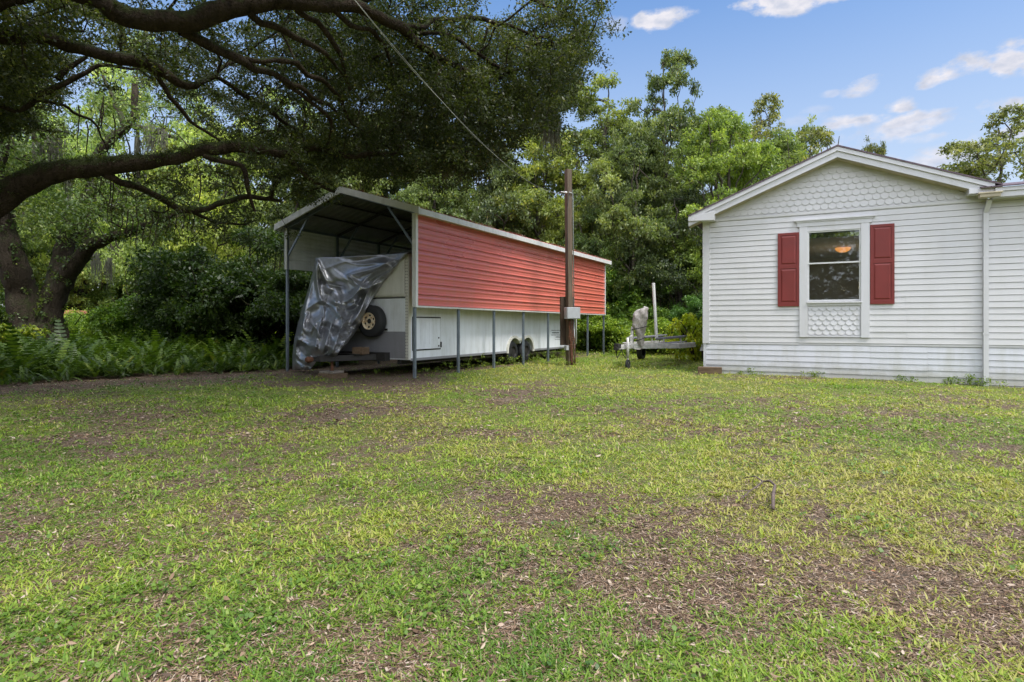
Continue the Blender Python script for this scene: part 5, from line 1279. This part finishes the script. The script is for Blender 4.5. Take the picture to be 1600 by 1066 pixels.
def strands(parent, name, spots, rg, mat=None):
    """Spanish moss: thin tapering wisps"""
    V = []; Fc = []
    for (uu, vv, YY, wpx, hpx, k) in spots:
        for _ in range(k * 5):
            p = np.array(at(uu + rg.normal(0, wpx * .5), vv + rg.uniform(-6, 8), YY + rg.normal(0, .15))); Ln = hpx / F * YY * rg.uniform(.4, 1.1); n = 6; a = rg.uniform(0, 6.28); w = rg.uniform(.012, .035)
            sx, sy = math.cos(a) * w, math.sin(a) * w; b = len(V); dx = rg.normal(0, .05, 2)
            for i in range(n):
                t = i / (n - 1); q = p + [dx[0] * t + .02 * math.sin(i * 2 + a), dx[1] * t, -Ln * t]; ww = (1 - t) * .8 + .15
                V += [(q[0] - sx * ww, q[1] - sy * ww, q[2]), (q[0] + sx * ww, q[1] + sy * ww, q[2])]
            for i in range(n - 1): Fc.append((b + 2 * i, b + 2 * i + 1, b + 2 * i + 3, b + 2 * i + 2))
    me = np_mesh(name, np.array(V), np.array(Fc), 4)
    return link_mesh(name, me, M['moss'], parent)
def _moss():
    n = NT('spanish_moss'); c = n.ramp(n.noise(30, 4), [(.3, (.10, .10, .075)), (.7, (.22, .22, .17))]); p = n.bsdf(c, .95, 0, None, .1)
    tb = n.n('ShaderNodeBsdfTranslucent', {0: (.2, .2, .14, 1)}).outputs[0]; return n.done(n.n('ShaderNodeMixShader', {0: .4, 1: p, 2: tb}).outputs[0])
M['moss'] = _moss()
near_oak()

# --- the many-stemmed oak standing in the ferns at the left --------------------------------------
def stem_oak():
    rg = np.random.default_rng(7); Y = 20.0
    t = empty('ivy_clad_oak', (at(64, 508, Y).x, Y, 0)); tag(t, 'old oak with several thick leaning trunks rising from the ferns', 'oak tree'); O = np.array(t.location)
    S = Skel(40000); px = lambda pts: [np.array(at(u, v, y)) - O for (u, v, y) in pts]
    def L(pts, rpx): S.limb(px(pts), [a / F * q[2] * .95 for a, q in zip(rpx, pts)], .2, .18, rg)
    L([(64, 545, Y), (66, 528, Y), (66, 505, Y)], [44, 38, 30])
    L([(50, 520, Y), (40, 490, Y), (33, 455, Y), (24, 425, Y - .3), (16, 395, Y - .5), (8, 360, Y - .6), (3, 320, Y - .8), (-4, 270, Y - 1), (4, 215, Y - 1.2), (-10, 150, Y - 1.5), (-20, 80, Y - 1.5)], [24, 23, 22, 21, 19, 16, 12, 10, 8, 6, 3])
    L([(78, 520, Y), (79, 500, Y), (86, 471, Y), (103, 435, Y - .1), (122, 406, Y - .3), (140, 387, Y - .5), (166, 373, Y - .8), (191, 365, Y - 1), (217, 357, Y - 1.3), (246, 345, Y - 1.5), (270, 335, Y - 1.7), (310, 318, Y - 2)], [18, 17, 15, 13.5, 12.5, 10.5, 8.5, 7.5, 6.5, 5, 4, 2])
    L([(64, 510, Y + .5), (72, 480, Y + .6), (86, 440, Y + .8), (97, 400, Y + 1), (108, 366, Y + 1), (126, 330, Y + 1), (140, 300, Y + 1), (150, 250, Y + 1), (175, 215, Y + 1), (205, 190, Y + 1), (212, 130, Y + 1)], [15, 15, 14, 14, 13, 10, 8, 7, 7, 6, 4])
    L([(128, 400, Y - .3), (134, 370, Y), (140, 330, Y), (145, 305, Y)], [6, 6, 5, 4]); L([(15, 395, Y - .5), (-15, 380, Y - .5), (-45, 350, Y - 1)], [13, 12, 9])
    L([(205, 195, Y + 1), (240, 205, Y + .6), (275, 215, Y)], [5, 4, 2]); L([(196, 200, Y + 1), (185, 170, Y + 1.5), (160, 120, Y + 2)], [5, 4, 2]); L([(60, 240, Y), (50, 190, Y)], [4, 3])
    C = []
    for (uu, vv, YY, su, sv, sy, k) in ((60, 250, Y, 60, 45, 1.5, 60), (150, 330, Y - 1, 45, 25, 1, 42), (230, 330, Y - 1.5, 40, 20, 1, 30), (120, 190, Y + .5, 60, 30, 2, 26), (0, 200, Y - 1, 50, 70, 1.5, 50), (250, 190, Y + .5, 50, 30, 1.5, 24), (85, 345, Y + .5, 26, 18, .8, 20)):
        q = rg.normal(0, 1, (k, 3)); C += [np.array(at(uu + a * su, vv + b * sv, YY + c * sy)) - O for a, b, c in q]
    C = S.attach(np.array(C), .4, rg)
    link_mesh('trunk', S.mesh('trunk', .009, .5, 5, 20, .12), M['barkmid'], t)
    link_mesh('crown', leaf_cloud('crown', C, .62, 60, .125, rg, .62, .14, .16, .7), M['shrubleaf'], t)
    E = []
    for P, r in S.tube:
        for p, q in zip(P, r):
            if q > .12:
                for _ in range(4): a = rg.uniform(0, 6.28); E.append(p + np.array([math.cos(a) * q, math.sin(a) * q - .05, rg.normal(0, .15)]))
    E = np.array(E); E = E[rg.random(len(E)) < .6]
    link_mesh('ivy', leaf_cloud('ivy', E, .16, 22, .09, rg, .5, .15, .2, 1.0, .7), M['shrubleaf'], t)
    for q_ in [(85, 215, Y, 12, 70, 22), (60, 225, Y, 10, 60, 20), (105, 265, Y + 1, 8, 60, 12), (235, 200, Y, 9, 55, 14), (255, 205, Y, 7, 40, 10), (215, 215, Y + 1, 6, 50, 10), (150, 400, Y + 3, 8, 40, 10), (170, 408, Y + 3, 8, 35, 10)]: mo = strands(None, 'hanging_moss', [q_], rg); mo.data.transform(Matrix.Translation(-Vector(O))); mo.parent = t
stem_oak()

# --- prototypes of the background trees, shared between copies ----------------------------------
def tree_meshes(seed, H=12., Rr=4.0, z0=3.0, lobes=16, ncl=230, per=62, leaf=.17, cr=.5, trunk_r=.24, multi=1, sparse=0., tone=.55):
    rg = np.random.default_rng(seed); S = Skel(40000)
    cz = (H + z0) / 2; hz = (H - z0) / 2; Ls = []
    for i in range(lobes):
        a = rg.uniform(0, 6.28); zz = rg.uniform(-.95, .97); rr = math.sqrt(max(0.03, 1 - zz * zz)) * rg.uniform(.35, 1.0); Ls.append(((math.cos(a) * rr * Rr, math.sin(a) * rr * Rr, cz + zz * hz * .93), Rr * rg.uniform(.15, .30) * (1.15 - .25 * abs(zz))))
    bx, by = rg.normal(0, .3, 2)
    for k in range(multi):
        ox, oy = (rg.normal(0, .35, 2) if multi > 1 else (0, 0)); tr = trunk_r * (1 if multi == 1 else .7)
        ex, ey = bx * 2 + ox * 4, by * 2 + oy * 4
        S.limb([(ox, oy, -.2), (ox + bx * .3, oy + by * .3, H * .22), (ex * .5, ey * .5, H * .5), (ex * .8, ey * .8, H * .75), (ex, ey, H * .93)], [tr * 1.3, tr, tr * .72, tr * .4, .03], .5, .35, rg)
    for (c, r) in Ls[::3]:
        zz = max(z0 * .6, c[2] - rg.uniform(.8, 2.2)); S.limb([(bx * .5, by * .5, zz * .8), (c[0] * .45, c[1] * .45, zz * .95), c], [trunk_r * .36, trunk_r * .22, .025], .45, .4, rg)
    w = np.array([l[1] ** 2 for l in Ls]); w /= w.sum(); C = []
    for q in rg.choice(lobes, ncl, p=w):
        c, r = Ls[q]; dd = unit(rg.normal(0, 1, (1, 3)))[0]; dd[2] = abs(dd[2]) * .9 - .25 if rg.random() < .8 else dd[2]; C.append(np.array(c) + dd * r * rg.uniform(.7, 1.1))
    C = np.array(C)
    if sparse: C = C[fbm(C, .5, 2, seed) > sparse]
    C = C[C[:, 2] > z0 * .5]
    C = S.attach(C, .5, rg)
    return S.mesh('trunk', .011, .46, 5, 9, .14), leaf_cloud('crown', C, cr, per, leaf, rg, tone, .13, .30, .6, .48)
PROTO = {
    'dense': tree_meshes(101, 12, 4.4, 1.0, 62, 900, 54, .20, .46), 'broad': tree_meshes(102, 11, 5.2, 1.6, 66, 980, 54, .21, .50, multi=2),
    'round': tree_meshes(103, 10, 3.8, .4, 56, 820, 54, .18, .42), 'sparse': tree_meshes(104, 15, 3.6, 4.5, 40, 620, 50, .19, .40, .18, sparse=.34),
    'airy': tree_meshes(105, 14, 4.6, 3.0, 50, 760, 50, .19, .44, .20, sparse=.34), 'tall': tree_meshes(106, 16, 3.6, 1.5, 66, 1000, 54, .19, .44, .26)}
def place_tree(kind, u, vtop, Y, wpx, label, color=(1, 1, 1), rz=0., group=None, pale=False, name='tree', cat='tree', first={}):
    tm, cm = PROTO[kind]; zt = HC + (V0 - vtop) / F * Y; base_h = max(v.z for v in (Vector(c) for c in ((0, 0, 0),)))
    hh = BB[kind]; s_z = zt / hh[1]; s_xy = (wpx / F * Y) / (2 * hh[0])
    t = empty(name, ((u - U0) / F * Y, Y, 0), rz); t.scale = (s_xy, s_xy, s_z)
    a = bpy.data.objects.new('trunk', tm); b = bpy.data.objects.new('crown', cm)
    for o in (a, b): col.objects.link(o); o.parent = t
    b.color = (*color, 1)
    tag(t, label, cat, group); return t
BB = {}
for k_, (tm_, cm_) in PROTO.items():
    co = np.zeros(len(cm_.vertices) * 3, np.float32); cm_.vertices.foreach_get('co', co); co = co.reshape(-1, 3)
    BB[k_] = (np.percentile(np.hypot(co[:, 0], co[:, 1]), 97), np.percentile(co[:, 2], 99.7))
    tm_.materials.append(M['barkgrey']); cm_.materials.append(M['treeleaf'])
G1 = 'trees standing behind the carport and house'
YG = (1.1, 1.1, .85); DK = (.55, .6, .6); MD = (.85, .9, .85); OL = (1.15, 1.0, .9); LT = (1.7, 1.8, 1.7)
for a in [
    ('sparse', 1046, 80, 31, 150, 'tallest tree behind the carport, with a thin open crown against blue sky', MD, 0.3),
    ('airy', 1190, 158, 36, 210, 'open feathery tree whose thin top shows beside the gable peak', OL, 1.2),
    ('tall', 930, 128, 33, 190, 'tall tree directly behind the utility pole, half hidden by the oak canopy', YG, 2.2),
    ('dense', 1128, 182, 27, 210, 'leafy vine-covered tree with a bright green top beside the house roof', (1.1, 1.25, .8), .8),
    ('broad', 1262, 205, 36, 170, 'rounded olive tree peeping over the slope of the gable roof', YG, 4.0),
    ('round', 985, 232, 28, 190, 'bushy mid green tree beside the utility pole', MD, 1.9),
    ('dense', 850, 205, 31, 210, 'yellow-green tree above the middle of the carport roof', (1.2, 1.2, .8), 3.2),
    ('round', 1065, 300, 27, 150, 'dark leafy tree between the carport end and the house', DK, 5.0),
    ('broad', 745, 225, 31, 210, 'grey-green tree just behind the carport roof near its middle', (.8, .85, .9), .4),
    ('tall', 640, 175, 33, 200, 'tall dark tree behind the carport ridge', DK, 1.0),
    ('dense', 540, 215, 30, 210, 'broad tree behind the carport gable, seen below the oak limbs', MD, 2.6),
    ('tall', 1015, 190, 36, 160, 'leafy tree behind the tallest one, filling the middle of the tree line', YG, 3.6),
    ('round', 920, 330, 28, 120, 'dense small tree close behind the far end of the carport', (.8, .95, .75), 4.4),
    ('airy', 1562, 178, 27, 270, 'olive-brown open tree behind the dark shingled main roof', (1.05, .95, 1.05), .9),
    ('round', 1368, 228, 44, 90, 'distant treetop just peeping over the gable beyond its peak', OL, 2.0),
    ('broad', 1000, 205, 31, 190, 'wide leafy tree filling the gap right behind the utility pole top', MD, 5.7), ('dense', 1215, 215, 32, 190, 'thick green tree rising over the eave of the gable roof', (.95, 1.05, .85), 1.4), ('tall', 1110, 175, 38, 170, 'tall tree whose crown joins the tallest one and the vine-covered one', MD, 2.9), ('tall', 600, 190, 37, 230, 'dark green tree farthest behind the carport gable', (.8, .9, .8), 5.1), ('broad', 800, 250, 33, 200, 'dense olive tree behind the highest point of the red wall', (.95, .95, .8), 2.7), ('dense', 690, 250, 28.5, 170, 'leafy dark tree pressed up behind the carport ridge', (.7, .8, .7), 3.9), ('round', 1140, 250, 31, 170, 'shadowy green tree close behind the corner of the house', (.75, .85, .75), 6.0),
]: place_tree(*a[:5], a[5], a[6], a[7], G1)
G2 = 'trees glimpsed beyond the fern bed at the left'  # raised tints put sunlight into these crowns, which the oak canopy shades
for a in [
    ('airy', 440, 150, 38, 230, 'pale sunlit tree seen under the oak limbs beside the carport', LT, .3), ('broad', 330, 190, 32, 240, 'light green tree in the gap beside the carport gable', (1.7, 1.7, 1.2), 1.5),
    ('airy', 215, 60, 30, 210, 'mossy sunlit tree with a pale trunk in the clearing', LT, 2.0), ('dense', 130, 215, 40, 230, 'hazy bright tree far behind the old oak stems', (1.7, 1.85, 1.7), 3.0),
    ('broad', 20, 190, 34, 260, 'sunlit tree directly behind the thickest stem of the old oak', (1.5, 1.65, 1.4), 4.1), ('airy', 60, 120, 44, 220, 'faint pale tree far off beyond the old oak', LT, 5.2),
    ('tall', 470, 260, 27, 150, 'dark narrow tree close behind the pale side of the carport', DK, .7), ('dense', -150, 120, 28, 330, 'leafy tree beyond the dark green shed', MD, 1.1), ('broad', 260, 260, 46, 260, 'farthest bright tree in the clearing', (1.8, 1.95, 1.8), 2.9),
]: place_tree(*a[:5], a[5], a[6], a[7], G2)

# --- shrubs -------------------------------------------------------------------------------------
def shrub_meshes(seed, h, r, leaf, ncl, per, tone, cr=.34):
    rg = np.random.default_rng(seed); S = Skel(9000)
    for k in range(6): a = rg.uniform(0, 6.28); rr = r * rg.uniform(.3, .8); S.limb([(0, 0, -.1), (math.cos(a) * rr * .4, math.sin(a) * rr * .4, h * .4), (math.cos(a) * rr, math.sin(a) * rr, h * rg.uniform(.7, .95))], [.03, .022, .008], .3, .15, rg)
    nl = 26; q = unit(rg.normal(0, 1, (nl, 3))) * rg.uniform(.35, 1, (nl, 1)); LC = q * [r * .95, r * .95, h * .46] + [0, 0, h * .50]; LR = rg.uniform(.18, .34, nl) * r
    s = rg.integers(0, nl, ncl); dd = unit(rg.normal(0, 1, (ncl, 3))); dd[:, 2] = np.abs(dd[:, 2]) * .9 - .25; C = LC[s] + dd * (LR[s] * rg.uniform(.6, 1.15, ncl))[:, None]; C = C[C[:, 2] > .08]; C = S.attach(C, .3, rg)
    return S.mesh('stems', .006, .4, 5, 6, .03), leaf_cloud('foliage', C, cr * .62, per, leaf * 1.1, rg, tone, .14, .26, .75, .5)
SP = {'big': shrub_meshes(201, 3.6, 1.9, .085, 420, 60, .5, .40), 'mid': shrub_meshes(202, 2.2, 1.4, .08, 260, 60, .55), 'low': shrub_meshes(203, 1.0, 1.0, .10, 90, 44, .65, .26), 'wide': shrub_meshes(204, 3.0, 2.2, .095, 420, 60, .5, .42)}
for a_, b_ in SP.values(): a_.materials.append(M['bark']); b_.materials.append(M['shrubleaf'])
SB = {'big': 3.6, 'mid': 2.2, 'low': 1.0, 'wide': 3.0}
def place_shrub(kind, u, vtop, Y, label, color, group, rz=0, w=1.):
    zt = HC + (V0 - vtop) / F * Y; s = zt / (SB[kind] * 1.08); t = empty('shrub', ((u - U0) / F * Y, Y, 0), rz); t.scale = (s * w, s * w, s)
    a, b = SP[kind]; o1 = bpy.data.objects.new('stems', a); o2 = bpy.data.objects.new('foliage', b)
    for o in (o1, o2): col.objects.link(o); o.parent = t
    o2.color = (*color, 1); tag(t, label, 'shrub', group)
GA = 'shrubs along the wood beyond the boat trailer'; GB = 'shrubs between the ferns and the carport'  # the brighter green tints paint sunlight onto shrubs standing in shade
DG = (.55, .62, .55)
for a in [
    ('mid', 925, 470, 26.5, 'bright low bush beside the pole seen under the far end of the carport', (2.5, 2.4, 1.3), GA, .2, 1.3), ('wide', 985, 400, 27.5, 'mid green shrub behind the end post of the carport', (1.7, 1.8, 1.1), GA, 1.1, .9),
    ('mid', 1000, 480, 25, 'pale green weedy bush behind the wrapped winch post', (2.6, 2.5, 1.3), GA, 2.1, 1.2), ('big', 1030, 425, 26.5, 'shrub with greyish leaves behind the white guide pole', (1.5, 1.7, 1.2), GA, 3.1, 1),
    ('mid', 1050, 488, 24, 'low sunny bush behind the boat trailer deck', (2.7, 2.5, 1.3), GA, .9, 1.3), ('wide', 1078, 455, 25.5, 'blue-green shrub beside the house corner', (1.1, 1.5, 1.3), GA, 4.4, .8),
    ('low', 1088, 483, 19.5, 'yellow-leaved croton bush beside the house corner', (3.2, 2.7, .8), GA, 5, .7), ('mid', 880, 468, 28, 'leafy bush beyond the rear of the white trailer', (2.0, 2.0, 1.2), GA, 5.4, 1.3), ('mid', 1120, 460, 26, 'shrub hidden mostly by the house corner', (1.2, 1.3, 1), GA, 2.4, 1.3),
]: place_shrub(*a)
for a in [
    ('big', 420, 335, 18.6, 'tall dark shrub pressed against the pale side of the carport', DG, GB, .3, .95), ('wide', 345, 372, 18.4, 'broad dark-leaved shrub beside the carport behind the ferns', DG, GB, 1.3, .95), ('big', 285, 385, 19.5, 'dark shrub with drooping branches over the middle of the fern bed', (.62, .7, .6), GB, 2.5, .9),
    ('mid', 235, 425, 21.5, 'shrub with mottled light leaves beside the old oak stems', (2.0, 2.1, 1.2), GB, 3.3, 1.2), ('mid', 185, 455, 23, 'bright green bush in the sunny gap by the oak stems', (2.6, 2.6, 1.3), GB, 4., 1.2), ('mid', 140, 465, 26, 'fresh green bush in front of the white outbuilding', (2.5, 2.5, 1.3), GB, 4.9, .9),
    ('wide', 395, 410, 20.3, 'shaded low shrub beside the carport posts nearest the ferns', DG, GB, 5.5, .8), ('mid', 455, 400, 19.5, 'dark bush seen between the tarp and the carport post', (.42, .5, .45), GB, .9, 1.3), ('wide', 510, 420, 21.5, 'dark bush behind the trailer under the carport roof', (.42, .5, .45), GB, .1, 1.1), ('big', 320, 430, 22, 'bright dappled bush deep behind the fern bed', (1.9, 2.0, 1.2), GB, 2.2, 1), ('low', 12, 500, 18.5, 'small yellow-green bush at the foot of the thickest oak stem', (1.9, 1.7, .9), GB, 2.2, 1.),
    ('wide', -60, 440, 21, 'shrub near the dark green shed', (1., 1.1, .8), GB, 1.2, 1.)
]: place_shrub(*a)

# --- masses nobody could count: far wood, undergrowth, fern bed, weeds --------------------------
def far_wood():
    rg = np.random.default_rng(77); C = []
    for _ in range(5200):
        az_ = rg.uniform(-62, 62) * math.pi / 180; d = rg.uniform(50, 66); x = math.sin(az_) * d; y = math.cos(az_) * d; top = 9.5 + 5 * (vnoise(np.array([[x, y]]), .09, 5)[0] - .2) - (3.5 if x < -14 else 0) - (3.0 if x > 16 else 0); C.append((x, y, rg.random() ** .8 * top))
    for _ in range(3600):
        az_ = rg.uniform(75, 285) * math.pi / 180; d = rg.uniform(30, 44); x = math.sin(az_) * d; y = math.cos(az_) * d; top = 8 + 6 * vnoise(np.array([[x, y]]), .12, 5)[0]; C.append((x, y, rg.random() ** .8 * top))
    C = np.array(C)
    tag(link_mesh('far_woods', leaf_cloud('far_woods', C, 1.5, 26, .55, rg, .55, .15, .2, .8, .6), M['treeleaf']), 'far-off belt of woodland closing the view', 'woodland', kind='stuff')
far_wood()
def undergrowth():
    rg = np.random.default_rng(78); C = []
    for _ in range(3600):
        u = rg.uniform(-250, 1180); Y = rg.uniform(22.5, 32); x = (u - U0) / F * Y; cx, cy_ = carloc(x, Y)
        if -1 < cx < 13.5 and -.6 < cy_ < 5.5: continue
        hx, hy = houseloc(x, Y)
        if hx > -1 and hy > 0: continue
        h = .5 + 1.2 * vnoise(np.array([[x, Y]]), .5, 6)[0] + .08 * (Y - 22); C.append((x, Y, rg.uniform(.02, 1) * h))
    C = np.array(C); me = leaf_cloud('undergrowth', C, .42, 40, .11, rg, .68, .15, .2, .8, .45)
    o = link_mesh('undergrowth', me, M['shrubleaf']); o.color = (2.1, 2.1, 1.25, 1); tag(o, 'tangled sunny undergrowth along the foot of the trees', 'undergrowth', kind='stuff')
undergrowth()
def ferns():
    rg = np.random.default_rng(12); n = 2600
    s_ = rg.uniform(-7, 8.5, n); dd = -rg.random(n) ** .9 * 8.5 + .1
    tx, ty = .663, .748
    X = BED[0] + tx * s_ + BN[0] * dd; Y = BED[1] + ty * s_ + BN[1] * dd
    cx, cy_ = carloc(X, Y); keep = (cy_ > 4.5) | (cx < -1.2); ox = at(64, 508, 20).x; keep &= np.hypot(X - ox, Y - 20) > .9; keep &= Y > 6; keep &= (X < -4); X = X[keep]; Y = Y[keep]; dd = dd[keep]
    V = []; T = []; k = 10; m = len(X); N = m * k
    bx = np.repeat(X, k) + rg.normal(0, .06, N); by = np.repeat(Y, k) + rg.normal(0, .06, N); bz = gh(bx, by)
    hscale = np.repeat(np.clip(.45 + .6 * np.clip(-dd, 0, 1.8) / 1.8, .4, 1.05) * rg.uniform(.55, 1.2, m) * (.75 + .5 * vnoise(np.stack([X, Y], 1), .7, 5)), k) * rg.uniform(.75, 1.15, N)
    az_ = rg.uniform(0, 6.283, N); Ln = hscale * rg.uniform(.6, 1.0, N); lean = rg.uniform(.1, .95, N); curl = rg.uniform(.5, 1.5, N)
    ns = 13; tone = np.clip(rg.normal(.42, .18, N) + np.repeat(rg.normal(0, .16, m), k), 0, .95)
    # rachis curve
    P = np.zeros((ns + 1, N, 3)); P[0] = np.stack([bx, by, bz], 1); th = lean.copy()
    for i in range(ns): st = Ln / ns; P[i + 1] = P[i] + np.stack([np.cos(az_) * np.sin(th), np.sin(az_) * np.sin(th), np.cos(th)], 1) * st[:, None]; th = th + curl / ns
    side = np.stack([-np.sin(az_), np.cos(az_), np.zeros(N)], 1)
    for i in range(2, ns):
        t = i / ns; w = Ln * .085 * (math.sin(math.pi * (t * .86 + .08)) ** .8); tdir = unit(P[i + 1] - P[i]); a = P[i]; b = a + tdir * (Ln / ns * .8)[:, None]
        for s in (-1, 1):
            tip = a + tdir * (Ln / ns * .55)[:, None] + side * (s * w)[:, None] - np.array([0, 0, 1]) * (w * .22)[:, None]; tip2 = tip + tdir * (Ln / ns * .45)[:, None]
            V.append(np.stack([a, tip, tip2, b], 1)); T.append(np.repeat(tone[:, None] + rg.normal(0, .05, (N, 1)), 4, 1))
    V = np.concatenate(V).reshape(-1, 3); T = np.concatenate(T).ravel()
    o = link_mesh('fern_undergrowth', np_mesh('fern_undergrowth', V, np.arange(len(V)).reshape(-1, 4), 4, False, T), M['fern']); o.color = (1.3, 1.3, 1.1, 1); tag(o, 'dense bed of arching green ferns below the oaks', 'fern bed', kind='stuff')
ferns()
def edge_weeds():
    """weeds at the foot of the carport posts, the pole and the house wall"""
    rg = np.random.default_rng(15); C = []
    def spot(M4, x, y, h, n, sx=.15, sy=.1):
        for _ in range(n): p = M4 @ Vector((x + rg.normal(0, sx), y + rg.normal(0, sy), 0)); C.append((p.x, p.y, float(gh(p.x, p.y)) + rg.uniform(.02, h)))
    for (x, y, h, n) in [(2.2, .35, .28, 10), (3.1, .25, .35, 14), (4.2, .2, .22, 10), (4.8, .15, .25, 12), (6.4, .2, .25, 14), (7.5, .3, .3, 18), (8.8, .4, .35, 22), (9.6, .5, .4, 22), (1.0, .2, .2, 6), (.1, 1.0, .18, 5), (5.6, 0, .2, 10)]: spot(CM, x, y, h, n, .35)
    for (x, y, h, n) in [(.9, -.12, .14, 5), (1.15, -.1, .16, 5), (2.5, -.1, .1, 8), (4.2, -.1, .1, 8), (5.45, -.12, .20, 18), (5.72, -.15, .14, 6), (5.0, -.1, .14, 10)]: spot(HM, x, y, h, n, .12, .04)
    PM = Matrix.Translation(POLE); spot(PM, .0, -.1, .16, 12, .2, .15)
    C = np.array(C); o = link_mesh('edge_weeds', leaf_cloud('edge_weeds', C, .09, 14, .05, rg, .62, .15, .1, .8, .4), M['shrubleaf']); o.color = (1.6, 1.6, 1.0, 1)
    tag(o, 'straggling weeds along the posts and the foot of the house wall', 'weeds', kind='stuff')
edge_weeds()
